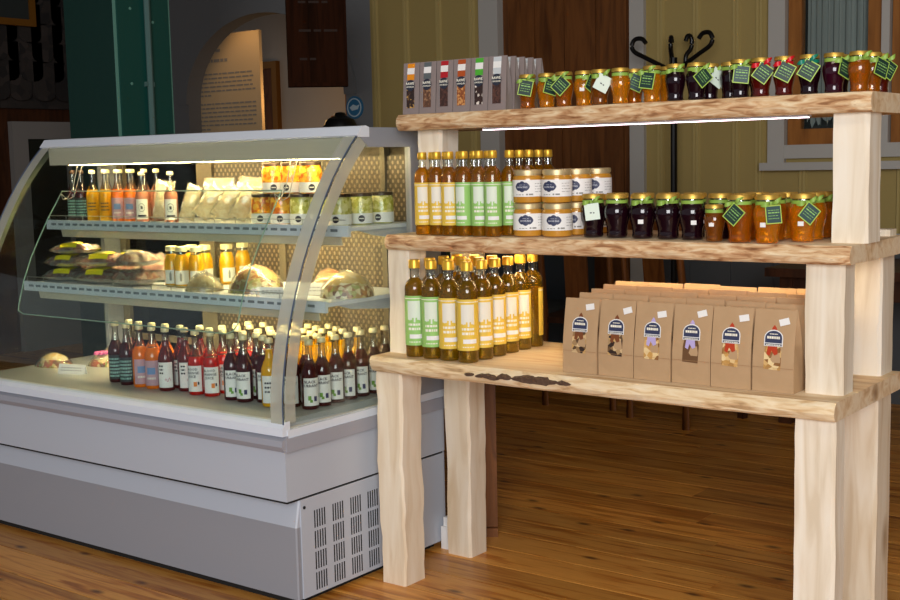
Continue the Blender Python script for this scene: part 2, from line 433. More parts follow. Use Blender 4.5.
# window_1
win = struct(empty('window_1', (-1.0, YW, 1.2)))
B('window_frame', 'trim_grey', win, (-.60, -.51, -.035, .1, .02, 1.4), (.51, .60, -.035, .1, .02, 1.4), (-.51, .51, -.03, .1, .04, .11), (-.02, .02, -.03, .02, .11, 1.4))
B('window_sill', 'trim_grey', win, (-.63, .63, -.07, 0, -.02, .02))
for sx in (-1, 1):
    c = .265 * sx
    s_ = B('sash', 'window_wood', win, (c - .24, c - .17, 0, .05, .11, 1.4), (c + .17, c + .24, 0, .05, .11, 1.4), (c - .17, c + .17, 0, .05, .11, .19))
    B('pane', 'glass', s_, (c - .17, c + .17, .022, .026, .19, 1.4))
    m = MB(); N = 60; v = []
    for k in range(N + 1):
        x = c - .165 + .33 * k / N; yy = .075 + .014 * math.sin(k * 1.15) + .004 * math.sin(k * .37); zb = .225 + .02 * math.sin(k * .9) + .01 * math.sin(k * 2.2)
        v += [(x, yy, zb), (x, yy, 1.4), (x, yy + .003, zb), (x, yy + .003, 1.4)]
    m.add(v, [(4 * k, 4 * k + 4, 4 * k + 5, 4 * k + 1) for k in range(N)] + [(4 * k + 2, 4 * k + 3, 4 * k + 7, 4 * k + 6) for k in range(N)])
    obj('lace_curtain', m.mesh('lace_curtain', 'curtain', 60), s_)
B('backing', 'pane_dark', win, (-.6, .6, .1, .12, 0, 1.4))

# grey wall with the arch
AX0, AX1, ZS, RISE = -6.12, -4.56, 1.72, .60
m = MB(); n_ = 28; arch = []
for k in range(n_ + 1):
    a = pi - pi * k / n_; arch.append(((AX0 + AX1) / 2 + (AX1 - AX0) / 2 * math.cos(a), ZS + RISE * math.sin(a)))
for k in range(n_):
    (xa, za), (xb_, zb) = arch[k], arch[k + 1]
    for yy in (0, 1): pass
    m.prism([(xa, za), (xb_, zb), (xb_, ZC), (xa, ZC)], 'y', YW, YW + .12)
m.box(XL, AX0, YW, YW + .12, 0, ZC); m.box(AX1, -4.33, YW, YW + .12, 0, ZC)
wl = struct(obj('wall_arch', m.mesh('wall_arch', 'plaster_grey', 0)))
m = MB(); v = []
for x, z in arch:
    dx, dz = x - (AX0 + AX1) / 2, z - ZS; L = math.hypot(dx, dz) or 1; u = (dx / L, dz / L)
    v += [(x, YW - .02, z), (x + u[0] * .10, YW - .02, z + u[1] * .10), (x, YW, z), (x + u[0] * .10, YW, z + u[1] * .10)]
f = []
for k in range(n_):
    a = 4 * k; b_ = a + 4; f += [(a, b_, b_ + 1, a + 1), (a + 1, b_ + 1, b_ + 3, a + 3), (a, a + 2, b_ + 2, b_)]
m.add(v, f); obj('arch_moulding', m.mesh('arch_moulding', 'plaster_grey', 40), wl)
struct(B('wall_far', 'plaster_white', None, (-9.4, -3.9, 5.1, 5.2, 0, ZC)))
struct(B('wall_side', 'plaster_white', None, (-4.33, -4.2, YW + .12, 5.1, 0, ZC), (-9.4, -9.3, YW + .12, 5.1, 0, ZC)))
struct(B('wall_left', 'dark_wood', None, (XL - .12, XL, -2, YW, 0, ZC)))
struct(B('wall_right', 'wall_yellow', None, (3.4, 3.52, -1, YW + .1, 0, ZC)))
struct(B('ceiling', 'ceiling_paint', None, (-9.5, 3.52, -4.2, 5.2, ZC, ZC + .1)))

# ------------------------------------------------------------------ background things
# column
col = empty('column', (-3.555, .855, 0))
B('shaft', 'green_paint', col, (-.168, .168, -.153, .153, 0, ZC))
B('side_board', 'green_paint_light', col, (.168, .182, -.14, .14, 0, ZC))
for yy in (-.147, .147): B('corner_bead', 'pale_line', col, (.168, .175, yy - .006, yy + .006, 0, ZC))
m = MB(); m.tube([(.196, .01, 0), (.196, .01, ZC)], .014, 8); cp = obj('conduit', m.mesh('conduit', 'conduit'), col)
for z in (1.62, 2.0): B('clip', 'conduit', cp, (.18, .2, -.012, .032, z, z + .02))
for yy, z in ((-.08, 1.63), (.05, 1.9), (-.07, 1.95)):
    m = MB(); m.lathe([(0, .004), (.006, .003), (.007, 0)], 8); obj('screw_head', m.mesh('screw_head', 'pale_line'), col, (.182, yy, z), rot=(0, pi / 2, 0))
tag(col, 'dark green painted square column rising behind the glass display case', 'column')

# hanging dark board
sg = empty('hanging_sign', (-3.62, 2.23, 1.70), .80)
B('board', 'sign_wood', sg, (-.150, .145, 0, .07, 0, .52))
B('frame', 'sign_wood', sg, (-.165, -.145, -.012, .08, -.02, .54), (.14, .155, -.012, .08, -.02, .54), (-.145, .14, -.012, .08, -.02, .0), (-.145, .14, -.012, .08, .52, .54))
for x in (-.1, .1):
    m = MB(); m.tube([(x, .03, .54), (x, .03, ZC - 1.70)], .006, 6); obj('hanging_rod', m.mesh('hanging_rod', 'iron_black'), sg)
m = MB()
for z, ws_ in ((.42, (.05, .07, .04)), (.27, (.08, .05, .09)), (.12, (.05, .04))):
    x = -.10
    for w in ws_: m.box(x, x + w * .8, -.002, 0, z, z + .012); x += w * .8 + .015
obj('worn_lettering', m.mesh('worn_lettering', 'worn_ink', 0), sg)['kind'] = 'stuff'
tag(sg, 'dark brown wooden board hanging in front of the arch', 'sign')

# text panel in the room behind the arch
ps = empty('text_panel', (-6.54, 4.25, 0))
B('panel', 'poster', ps, (-.50, .42, 0, .03, .1, 2.32))
m = MB(); rs = random.Random(3)
def words(z, x0, x1, h):
    x = x0
    while x < x1 - .03:
        w = min(rs.uniform(.02, .075), x1 - x); m.box(x, x + w, -.002, 0, z, z + h); x += w + .012
words(2.18, -.24, .0, .022); words(2.10, -.24, .08, .024)
z = 2.0; k = 0
while z > .5:
    words(z, -.40, .36 if k % 7 != 5 else -.15, .012); z -= .034 if k % 7 != 5 else .07; k += 1
obj('printed_text', m.mesh('printed_text', 'ink_grey', 0), ps)['kind'] = 'stuff'
tag(ps, 'tall cream exhibition text panel with small print seen through the arch', 'panel')
d = bpy.data.lights.new('panel_spot_light', 'SPOT'); d.energy = 17; d.color = (1, .58, .25); d.spot_size = 1.0; d.spot_blend = .8; d.shadow_soft_size = .05
o = bpy.data.objects.new('panel_spot_light', d); COL.objects.link(o); o.location = (-6.05, 3.9, 2.75); o.rotation_euler = (Vector((-6.35, 4.25, 1.85)) - Vector(o.location)).to_track_quat('-Z', 'Y').to_euler()
gd = empty('gilt_panel', (-6.9, 5.1, 0))
B('frame', 'gilt', gd, (-.16, -.10, -.05, 0, 1.1, 2.16), (.10, .16, -.05, 0, 1.1, 2.16), (-.10, .10, -.05, 0, 2.1, 2.16), (-.10, .10, -.05, 0, 1.1, 1.16))
B('panel_field', 'brown_wood', gd, (-.10, .10, -.02, -.01, 1.16, 2.1))
tag(gd, 'narrow gilt-framed wooden panel beside the text panel', 'panel')
pc = empty('picture', (-5.6, 5.1, 1.55))
B('frame', 'gilt', pc, (-.36, .36, -.035, 0, 0, .03), (-.36, .36, -.035, 0, .33, .36), (-.36, -.33, -.035, 0, .03, .33), (.33, .36, -.035, 0, .03, .33))
B('canvas', 'bread', pc, (-.33, .33, -.02, 0, .03, .33))
tag(pc, 'wide framed picture on the far wall below the hanging board', 'picture')
# sideboard with vases behind the arch and pot on a stand
sb = empty('sideboard', (-5.62, 4.72, 0))
B('body', 'brown_wood', sb, (-.6, .6, -.2, .2, .08, 1.40)); B('top', 'dark_wood', sb, (-.63, .63, -.23, .22, 1.40, 1.44))
for x in (-.54, .5):
    for yy in (-.18, .14): B('leg', 'dark_wood', sb, (x, x + .04, yy, yy + .04, 0, .08))
for x in (-.3, .3): 
    dd = B('door', 'brown_wood', sb, (x - .27, x + .27, -.215, -.2, .14, 1.34)); B('knob', 'gold', dd, (x + .2 * (1 if x < 0 else -1) - .01, x + .2 * (1 if x < 0 else -1) + .01, -.235, -.215, .8, .82))
tag(sb, 'brown cupboard standing in the lit room behind the arch', 'cupboard')
for k, (x, h) in enumerate(((-5.72, .20), (-5.50, .26))):
    m = MB(); m.lathe([(0, 0), (.035, 0), (.05, h * .3), (.03, h * .7), (.018, h * .85), (.028, h), (.02, h)], 14)
    tag(obj('vase', m.mesh('vase', 'gilt'), None, (x, 4.66, 1.44)), ['shorter slim amber vase on the cupboard behind the arch', 'taller slim amber vase on the cupboard behind the arch'][k], 'vase', 'amber vases behind the arch')
d = bpy.data.lights.new('cupboard_lamp_light', 'POINT'); d.energy = 3.5; d.color = (1, .55, .2); d.shadow_soft_size = .08
o = bpy.data.objects.new('cupboard_lamp_light', d); COL.objects.link(o); o.location = (-5.9, 4.35, 1.75)
st = empty('black_pot', (-4.33, 3.18, 0))
m = MB(); m.lathe([(.14, 0), (.14, .02), (.02, .04), (.016, 1.38), (.07, 1.40), (.07, 1.41), (0, 1.41)], 14); obj('stand', m.mesh('stand', 'iron_black'), st)
m = MB(); m.lathe([(0, 1.41), (.07, 1.41), (.105, 1.45), (.11, 1.50), (.085, 1.545), (.04, 1.565), (.03, 1.585), (0, 1.59)], 18); obj('pot', m.mesh('pot', 'black'), st)
tag(st, 'round black lidded pot on a thin stand behind the display case', 'pot')
lg = empty('round_sticker', (-4.483, YW, 1.63))
m = MB(); m.lathe([(0, .006), (.075, .006), (.075, 0)], 24); obj('disc', m.mesh('disc', 'logo_blue'), lg, rot=(pi / 2, 0, 0))
m = MB(); m.lathe([(.062, .007), (.062, .009), (.054, .009), (.054, .007)], 24); obj('ring', m.mesh('ring', 'logo_pale'), lg, rot=(pi / 2, 0, 0))
m = MB(); m.prism([(-.04, .0), (-.01, .02), (.02, .01), (.045, .018), (.03, -.012), (-.02, -.02)], 'y', -.009, -.006); obj('emblem', m.mesh('emblem', 'logo_pale', 0), lg)
tag(lg, 'round blue sticker on the grey pier right of the arch', 'sticker')

# dark left corner: shingled hood, picture, white cupboard
sh = empty('shingle_hood', (XL, 2.75, 1.72))
B('board', 'stone_dark', sh, (0, .05, -.85, .74, -.03, 1.0))
for r_ in range(6):
    for k in range(9):
        yy = -.84 + .18 * k + (.09 if r_ % 2 else 0)
        if yy + .17 > .75: continue
        m = MB(); z0 = .13 * r_ + .02
        pts = [(0, .27)] + [(0, .05)] + [(.085 - .085 * math.cos(a), .05 - .05 * math.sin(a)) for a in (pi * q / 6 for q in range(1, 6))] + [(.17, .05), (.17, .27)]
        m.prism([(yy + p, z0 + q) for p, q in pts], 'x', .06 + .012 * ((k + r_) % 2), .09 + .012 * ((k + r_) % 2))
        obj('shingle', m.mesh('shingle', 'stone_dark', 0), sh)
tag(sh, 'dark scalloped shingle cladding on the wall left of the green column', 'shingles')
pf = empty('painting', (XL + .12, 2.24, 2.24))
B('frame', 'gilt', pf, (0, .035, -.24, .22, 0, .045), (0, .035, .175, .22, .045, .5), (0, .035, -.24, -.2, .045, .5), (0, .035, -.2, .175, .46, .5))
B('canvas', 'canvas', pf, (0, .02, -.2, .175, .045, .46))
tag(pf, 'gilt-framed dark painting high in the upper left corner', 'painting')
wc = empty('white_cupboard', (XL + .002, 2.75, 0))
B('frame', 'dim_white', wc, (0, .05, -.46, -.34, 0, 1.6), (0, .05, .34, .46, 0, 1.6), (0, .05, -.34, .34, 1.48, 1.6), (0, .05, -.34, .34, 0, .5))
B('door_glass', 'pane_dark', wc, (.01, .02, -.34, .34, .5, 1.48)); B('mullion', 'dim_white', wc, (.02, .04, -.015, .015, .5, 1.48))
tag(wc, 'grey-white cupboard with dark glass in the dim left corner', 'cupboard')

def smooth_curve(P, n=4):
    out = []
    for i in range(len(P) - 1):
        p0, p1, p2, p3 = P[max(i - 1, 0)], P[i], P[i + 1], P[min(i + 2, len(P) - 1)]
        for k in range(n):
            t = k / n; out.append(tuple(.5 * (2 * p1[c] + (p2[c] - p0[c]) * t + (2 * p0[c] - 5 * p1[c] + 4 * p2[c] - p3[c]) * t * t + (3 * p1[c] - p0[c] - 3 * p2[c] + p3[c]) * t ** 3) for c in (0, 1)))
    return out + [P[-1]]
# coat rack
cr = empty('coat_rack', (-2.025, 3.24, 0))
m = MB(); m.tube([(0, 0, .05), (0, 0, 1.78)], .018, 10); obj('pole', m.mesh('pole', 'iron_black'), cr)
hooks = [(pi, .24), (-.15, .23), (2.2, .10), (.9, .10)]
for a, L in hooks:
    c, s_ = math.cos(a), math.sin(a)
    pr = [(.0, 1.70), (.06, 1.735), (L * .7, 1.79), (L * .97, 1.825), (L * 1.03, 1.86), (L * .95, 1.89), (L * .78, 1.89), (L * .68, 1.865)]
    m = MB(); m.tube([(c * q, s_ * q, z) for q, z in smooth_curve(pr)], .0125, 8); obj('hook', m.mesh('hook', 'iron_black', 60), cr)
for k in range(4):
    a = pi / 4 + k * pi / 2
    m = MB(); m.tube([(.01 * math.cos(a), .01 * math.sin(a), .22), (.12 * math.cos(a), .12 * math.sin(a), .14), (.24 * math.cos(a), .24 * math.sin(a), .015)], .013, 8); obj('foot', m.mesh('foot', 'iron_black', 60), cr)
tag(cr, 'black bentwood coat rack with curled hooks in front of the yellow wall', 'coat rack')

# chairs and a table behind the shelf
def chair(loc, rz, label):
    c = empty('dining_chair', loc, rz)
    B('seat', 'dark_wood', c, (-.22, .22, -.22, .2, .43, .46))
    for x in (-.2, .17):
        B('leg', 'dark_wood', c, (x, x + .035, -.21, -.175, 0, .43))
        m = MB(); m.tube([(x + .017, .20, 0), (x + .017, .19, .45), (x + .017, .26, .95)], [.018, .02, .016], 8); obj('back_post', m.mesh('back_post', 'brown_wood', 60), c)
    m = MB(); m.prism([(.175, .88), (.205, .88), (.235, .97), (.205, .97)], 'x', -.2, .2); obj('top_rail', m.mesh('top_rail', 'brown_wood', 0), c, (0, .035, 0))
    m = MB(); m.prism([(.185, .46), (.205, .46), (.25, .9), (.232, .9)], 'x', -.06, .06); obj('back_splat', m.mesh('back_splat', 'brown_wood', 0), c)
    B('stretcher', 'dark_wood', c, (-.18, .18, -.2, -.185, .18, .21))
    tag(c, label, 'chair', 'wooden chairs behind the shelf')
chair((-2.27, 2.80, 0), pi + .15, 'dark wooden dining chair behind the shelf, nearest the oil bottles')
chair((-1.667, 2.66, 0), pi - .3, 'dark wooden dining chair behind the shelf, above the middle of the paper bags')
tb = empty('dining_table', (-.45, 3.08, 0))
B('table_top', 'dark_wood', tb, (-.85, .95, -.36, .36, .70, .74))
for x in (-.8, .84):
    for yy in (-.3, .25): B('leg', 'dark_wood', tb, (x, x + .06, yy, yy + .06, 0, .70))
B('apron', 'dark_wood', tb, (-.74, .84, -.29, -.27, .60, .70), (-.74, .84, .27, .29, .60, .70))
tag(tb, 'dark wooden dining table behind the chairs under the window', 'table')
stl = empty('upholstered_bench', (-3.12, 3.12, 0))
B('seat', 'cloth_slate', stl, (-.55, .5, -.25, .3, .15, .45)); B('backrest', 'cloth_slate', stl, (-.55, .5, .2, .3, .45, .9))
for x in (-.5, .4):
    for yy in (-.22, .22): B('leg', 'dark_wood', stl, (x, x + .05, yy, yy + .05, 0, .15))
tag(stl, 'slate grey upholstered bench against the brown door', 'bench')
# plant on a stool in front of the door
pl = empty('potted_plant', (-3.0, 2.58, 0))
m = MB(); m.lathe([(0, .52), (.075, .52), (.10, .72), (.105, .74), (.09, .74), (.085, .70), (0, .70)], 16); obj('pot', m.mesh('pot', 'terracotta'), pl)
m = MB(); m.lathe([(0, .48), (.14, .48), (.14, .52), (0, .52)], 16)
for k in range(3): a = k * 2.1; m.tube([(.09 * math.cos(a), .09 * math.sin(a), .49), (.13 * math.cos(a), .13 * math.sin(a), 0)], .013, 6)
obj('stool', m.mesh('stool', 'dark_wood'), pl)
for k in range(9):
    a = k * 2.399; L = .45 + .2 * R.random(); m = MB(); v = []
    for q in range(6):
        t = q / 5; w = .028 * math.sin(pi * min(.98, .12 + t * .88)); d_ = .03 + .10 * t * t + .03 * t
        p = Vector((math.cos(a) * d_, math.sin(a) * d_, .70 + L * t)); s_ = Vector((-math.sin(a), math.cos(a), 0)) * w
        nn = Vector((math.cos(a), math.sin(a), 0)) * .002
        v += [p - s_ + nn, p + s_ + nn, p + s_ - nn, p - s_ - nn]
    f = [(0, 1, 2, 3), (20, 23, 22, 21)]
    for q in range(5):
        for e in range(4): f.append((4 * q + e, 4 * q + (e + 1) % 4, 4 * q + 4 + (e + 1) % 4, 4 * q + 4 + e))
    m.add(v, f); obj('leaf', m.mesh('leaf', 'leaf_mid', 60), pl)
tag(pl, 'potted plant with upright dark leaves in front of the brown door', 'plant')
# dark leg frame behind the left shelf legs
tr = empty('trestle', (-1.385, .60, 0), .62)
B('post', 'brown_wood', tr, (-.022, .022, 0, .05, .03, .62)); B('foot', 'brown_wood', tr, (-.022, .022, -.02, .3, 0, .03)); B('post', 'brown_wood', tr, (-.022, .022, .24, .29, .03, .62)); B('rail', 'brown_wood', tr, (-.022, .022, 0, .29, .62, .655))
tag(tr, 'brown wooden trestle standing behind the left legs of the shelf', 'trestle')
ad = empty('power_adapter', (-1.428, .415, 0))
B('body', 'white_paper', ad, (-.015, .015, -.02, .02, 0, .075)); B('plug', 'white_paper', ad, (-.010, .010, -.012, .012, .075, .105))
tag(ad, 'small white power adapter on the floor beside the display case end', 'adapter')

# ------------------------------------------------------------------ rustic shelf
shelf = empty('rustic_shelf', (-.69, .25, 0))
def board(x0, x1, y0, y1, z0, z1, mats, seed, label):
    N = 56; v = []; f = []; mi = []; ox, oy = -.69, .25; t = z1 - z0
    for k in range(N + 1):
        x = x0 + (x1 - x0) * k / N; X = x - ox
        a = .010 * ns(x * 5, seed) + .006 * ns(x * 17, seed + 3); b_ = .010 * ns(x * 4, seed + 9) + .005 * ns(x * 15, seed + 5); c = .004 * ns(x * 6, seed + 20)
        e = .006 if k in (0, N) else 0
        sec = [(y0 + .012 + a + e, z1), (y0 + .002 + a * .6 + e, z1 - t * .25), (y0 - .001 + b_ * .8 + e, z0 + t * .42 + c), (y0 + .005 + b_ + e, z0 + t * .12), (y0 + .012 + b_ + e, z0), (y1, z0), (y1 + a * .5, z0 + t * .5), (y1, z1)]
        v += [(X, p - oy, q) for p, q in sec]
    n = 8; m = MB()
    for k in range(N):
        for e in range(n):
            f.append((n * k + e, n * k + (e + 1) % n, n * k + n + (e + 1) % n, n * k + n + e)); mi.append(1 if e < 4 else 0)
    f += [tuple(range(n)), tuple(range(n * N + n - 1, n * N - 1, -1))]; mi += [0, 0]
    m.v, m.f, m.m = v, f, mi
    o = obj('shelf_board', m.mesh('shelf_board', mats, 28), shelf); o['label'] = label; return o
b1 = board(-1.395, 0, 0, .50, .655, .70, ['pine', 'live_edge_pale'], 1.3, 'lowest wide board with bark patches on its front edge')
b2 = board(-1.384, .007, .07, .50, 1.011, 1.055, ['pine', 'live_edge'], 7.7, 'middle board with a rough brown live edge')
b3 = board(-1.386, .026, .14, .46, 1.361, 1.408, ['pine', 'live_edge'], 4.1, 'top board with a rough live edge')
def post(name, x0, x1, y0, y1, z0, z1, mat, seed, wob=.006):
    N = 14; v = []; f = []
    cx, cy = (x0 + x1) / 2, (y0 + y1) / 2
    for k in range(N + 1):
        z = z0 + (z1 - z0) * k / N
        w = lambda s_, sc=1: wob * sc * ns(z * 5, seed, s_) + wob * .5 * ns(z * 17, seed, s_ + 4)
        ch = .008 + .006 * ns(z * 9, seed, 40)
        xa, xb_, ya, yb = x0 - cx + w(1), x1 - cx + w(2), y0 - cy + w(3, .3), y1 - cy + w(4, .6)
        v += [(xa, ya, z), (xb_ - ch, ya, z), (xb_, ya + ch * .8, z), (xb_, yb, z), (xa, yb, z)]
    n = 5
    for k in range(N):
        for e in range(n): f.append((n * k + e, n * k + (e + 1) % n, n * k + n + (e + 1) % n, n * k + n + e))
    f += [tuple(range(n)), tuple(range(n * N + n - 1, n * N - 1, -1))]
    m = MB(); m.add(v, f); return obj(name, m.mesh(name, mat, 25), shelf, (cx + .69, cy - .25, 0))
post('leg', -1.397, -1.308, .040, .135, 0, .657, 'pine_leg', 2.2, .010)
post('leg', -1.391, -1.300, .365, .452, 0, .657, 'pine_leg', 5.2, .007)
post('leg', -.101, -.005, .030, .092, 0, .657, 'pine_white', 8.1, .003)
post('leg', -.115, -.021, .380, .486, 0, .657, 'pine_leg', 3.9, .004)
post('upright', -1.390, -1.315, .100, .185, .70, 1.013, 'pine_white', 12.1, .004)
post('upright', -1.385, -1.31, .40, .485, .70, 1.013, 'pine_white', 14.1, .004)
post('upright', -.105, -.014, .100, .172, .70, 1.013, 'pine_white', 16.2, .003)
post('upright', -.100, -.023, .400, .493, .70, 1.013, 'pine_white', 18.5, .003)
post('upright', -1.345, -1.258, .200, .285, 1.055, 1.363, 'pine_white', 20.3, .004)
post('upright', -.070, .015, .170, .258, 1.055, 1.363, 'pine_white', 22.4, .003)
B('post_end', 'pine_white', shelf, (.56 + .02, .56 + .115, .185, .235, 1.055, 1.072))
# bark left on the lowest board
for px0, L, hgt, sd in ((-1.005, .085, .016, 1), (-.93, .045, .018, 2), (-.885, .15, .026, 3), (-.745, .05, .012, 4), (-1.04, .03, .010, 5)):
    m = MB(); N = 16; v = []
    for k in range(N + 1):
        t = k / N; e = math.sin(pi * t) ** .5; x = px0 + L * t; zc = .681 + .006 * ns(x * 20, sd) - .004 * (sd == 1); h = hgt * e * (.55 + .3 * ns(x * 60, sd)) + .001
        yf = -.004 - .006 * e + .003 * ns(x * 70, sd + 2)
        v += [(x + .69, .012 - .25, zc + h), (x + .69, yf - .25, zc + h * .4), (x + .69, yf - .25 + .001, zc - h * .5), (x + .69, .012 - .25, zc - h)]
    f = [(0, 1, 2, 3), (4 * N, 4 * N + 3, 4 * N + 2, 4 * N + 1)]
    for k in range(N):
        for e in range(4): f.append((4 * k + e, 4 * k + (e + 1) % 4, 4 * k + 4 + (e + 1) % 4, 4 * k + 4 + e))
    m.add(v, f); o = obj('bark', m.mesh('bark', 'bark', 20), b1); o['label'] = 'patch of dark bark on the front edge'
# LED strips under the two upper boards
ls = B('light_strip', 'case_white', shelf, (-1.10 + .69, -.14 + .69, .19 - .25, .215 - .25, 1.356, 1.361)); B('diffuser', 'led_pink', ls, (-1.10 + .69, -.14 + .69, 0.192 - .25, .202 - .25, 1.354, 1.356))
ls = B('light_strip', 'case_white', shelf, (-1.25 + .69, -.12 + .69, 0.290 - .25, .315 - .25, 1.005, 1.011)); B('diffuser', 'led_warm', ls, (-1.25 + .69, -.12 + .69, 0.292 - .25, .313 - .25, 1.000, 1.005))
tag(shelf, 'rustic pale pine shelf unit with three live-edge boards on thick posts', 'shelf unit')

# ------------------------------------------------------------------ refrigerated display case
CX0, CX1 = -2.995, -1.448
case = empty('display_case', (-2.24, .06, 0))
OX, OY = -2.24, .06
def cb(name, mats, parent, *boxes):
    return B(name, mats, parent, *[(a - OX, b - OX, c - OY, d - OY, e, f) for a, b, c, d, e, f in boxes])
def cm(name, mb, mats, parent, smooth=35):
    mb.v = [(x - OX, y - OY, z) for x, y, z in mb.v]; return obj(name, mb.mesh(name, mats, smooth), parent)
cb('plinth', 'gap_dark', case, (CX0 + .03, CX1 - .03, -.25, .40, 0, .03))
m = MB(); m.prism([(CX0, -.266), (CX1 - .010, -.266), (CX1 - .006, -.262), (CX1 - .006, .43), (CX0, .43)], 'z', .022, .235)
cm('base_panel', m, 'case_grey', case, 0)
m = MB()
m.add([(CX0, -.266, .235), (CX1 - .010, -.266, .235), (CX1 - .006, -.262, .235), (CX1 - .006, .43, .235), (CX0, .43, .235),
       (CX0, -.250, .32), (CX1 - .010, -.250, .32), (CX1 - .006, -.246, .32), (CX1 - .006, .43, .32), (CX0, .43, .32)],
      [(0, 1, 6, 5), (1, 2, 7, 6), (2, 3, 8, 7), (3, 4, 9, 8), (4, 0, 5, 9), (5, 6, 7, 8, 9)])
cm('upper_band', m, 'case_light', case, 0)
cb('body', 'case_light', case, (CX0, CX1, -.305, .43, .322, .468))
cb('painted_shadow_line', 'gap_dark', case, (CX0 + .002, CX1 - .002, -.302, .42, .3155, .3225))  # solid dark strip painting in the shadow line under the body's overhang
m = MB(); bp_ = [(-.30, .466), (-.318, .470), (-.327, .485), (-.324, .502), (-.30, .512)]
m.prism(bp_, 'x', CX0, CX1 + .01); m.box(CX1 - .01, CX1 + .012, -.31, .43, .466, .505); cm('bumper', m, 'bumper', case)
m = MB(); m.prism([(-.316, .512), (-.316, .535), (-.300, .552), (-.285, .552), (-.285, .512)], 'x', CX0, CX1 + .004); cm('front_rail', m, 'case_white', case, 0)
cb('end_rail', 'case_white', case, (CX1 - .02, CX1 + .006, -.298, .43, .505, .528)); cb('end_rail', 'case_white', case, (CX0 - .006, CX0 + .02, -.298, .43, .505, .528))
cb('end_panel', 'case_light', case, (CX1 - .006, CX1 - .002, -.248, .43, .022, .3185))
# ventilation slots: four columns of four blocks with five slits each
g = MB()
for c_ in range(4):
    for r_ in range(4):
        for s_ in range(5):
            yy = -.195 + c_ * .079 + s_ * .0105; z = .232 - r_ * .062 + .014 - c_ * .0
            g.box(CX1 - .0035, CX1 - .0014, yy, yy + .0045, z - .026, z + .026)
o = cm('vent_slots', g, 'dark_slot', case, 0); o['kind'] = 'stuff'; o['label'] = 'grille of narrow dark ventilation slots in the end panel'
m = MB(); m.lathe([(0, .003), (.005, .002), (.005, 0)], 8); obj('screw', m.mesh('screw', 'dark_slot'), case, (CX1 - .002 - OX, -.235 - OY, .290), rot=(0, pi / 2, 0))
# deck and inner tub
cb('deck', 'deck', case, (CX0 + .01, CX1 - .02, -.285, .40, .53, .55))
cb('tub', 'case_inner', case, (CX0 + .01, CX1 - .01, -.285, .43, .468, .53))
PROF = [(-.306, .552), (-.304, .62), (-.293, .70), (-.276, .78), (-.252, .865), (-.220, .95), (-.178, 1.04), (-.128, 1.13), (-.070, 1.22), (-.010, 1.295), (.045, 1.352)]
PROF[0] = (-.305, .545)
PROF = smooth_curve(PROF)
m = MB(); m.sheet(PROF, CX0 + .003, CX1 - .003, .005); fg = cm('front_glass', m, 'glass', case)
for xa, xb_ in ((CX1 - .050, CX1 - .004), (CX0 + .004, CX0 + .050)):
    m = MB(); m.sheet([(y_ - .001, z_ + .0007) for y_, z_ in PROF], xa, xb_, .0006); cm('frosted_band', m, 'frost', fg)
for X, sg_ in ((CX1, 1), (CX0, -1)):
    m = MB(); m.tube([(X - .001 * sg_, y_ - .002, z_) for y_, z_ in PROF], .0024, 6); cm('glass_edge', m, 'edge_blue', fg)
    pane = [(y_ + .004, z_) for y_, z_ in PROF] + [(.10, 1.33), (.33, 1.33), (.33, .525)]
    m = MB(); m.prism(pane, 'x', X - .005 * sg_, X); pn = cm('end_glass', m, 'glass', case, 0)
    band = [(y_ + .004, z_) for y_, z_ in PROF]; inn = []
    for i_, (y_, z_) in enumerate(band):
        a = band[max(i_ - 1, 0)]; b_ = band[min(i_ + 1, len(band) - 1)]; d_ = Vector((b_[0] - a[0], b_[1] - a[1])).normalized(); inn.append((y_ + d_.y * .042, z_ - d_.x * .042))
    m = MB(); k_ = len(band); v = [(X + .0008 * sg_, *p) for p in band] + [(X + .0008 * sg_, *p) for p in inn] + [(X + .0014 * sg_, *p) for p in band] + [(X + .0014 * sg_, *p) for p in inn]
    f = [(i_, i_ + 1, k_ + i_ + 1, k_ + i_) for i_ in range(k_ - 1)] + [(2 * k_ + i_, 3 * k_ + i_, 3 * k_ + i_ + 1, 2 * k_ + i_ + 1) for i_ in range(k_ - 1)]
    m.add(v, f); cm('frosted_band', m, 'frost', pn, 0)
    x0_, x1_ = sorted((X - .018 * sg_, X + .004 * sg_))
    m = MB(); m.prism([(.045, 1.352), (.062, 1.372), (.43, 1.372), (.43, .525), (.285, .525), (.285, 1.315), (.09, 1.315)], 'x', x0_, x1_); cm('end_frame', m, 'case_grey', case, 0)
# canopy
m = MB(); m.prism([(.042, 1.345), (.034, 1.350), (.056, 1.377), (.075, 1.379), (.09, 1.374), (.09, 1.345)], 'x', CX0 - .004, CX1 + .006); cm('canopy_lip', m, 'case_white', case, 0)
cb('canopy', 'case_grey', case, (CX0, CX1, .09, .43, 1.335, 1.374))
m = MB(); m.prism([(.048, 1.345), (.09, 1.335), (.30, 1.335), (.30, 1.325), (.075, 1.325), (.054, 1.2835), (.050, 1.2835)], 'x', CX0 + .03, CX1 - .03); lh = cm('lamp_housing', m, 'reflector', case, 0)
m = MB(); m.tube([(CX0 + .12, .072, 1.290), (CX1 - .10, .072, 1.290)], .008, 8); cm('lamp_tube', m, 'tube_light', lh)
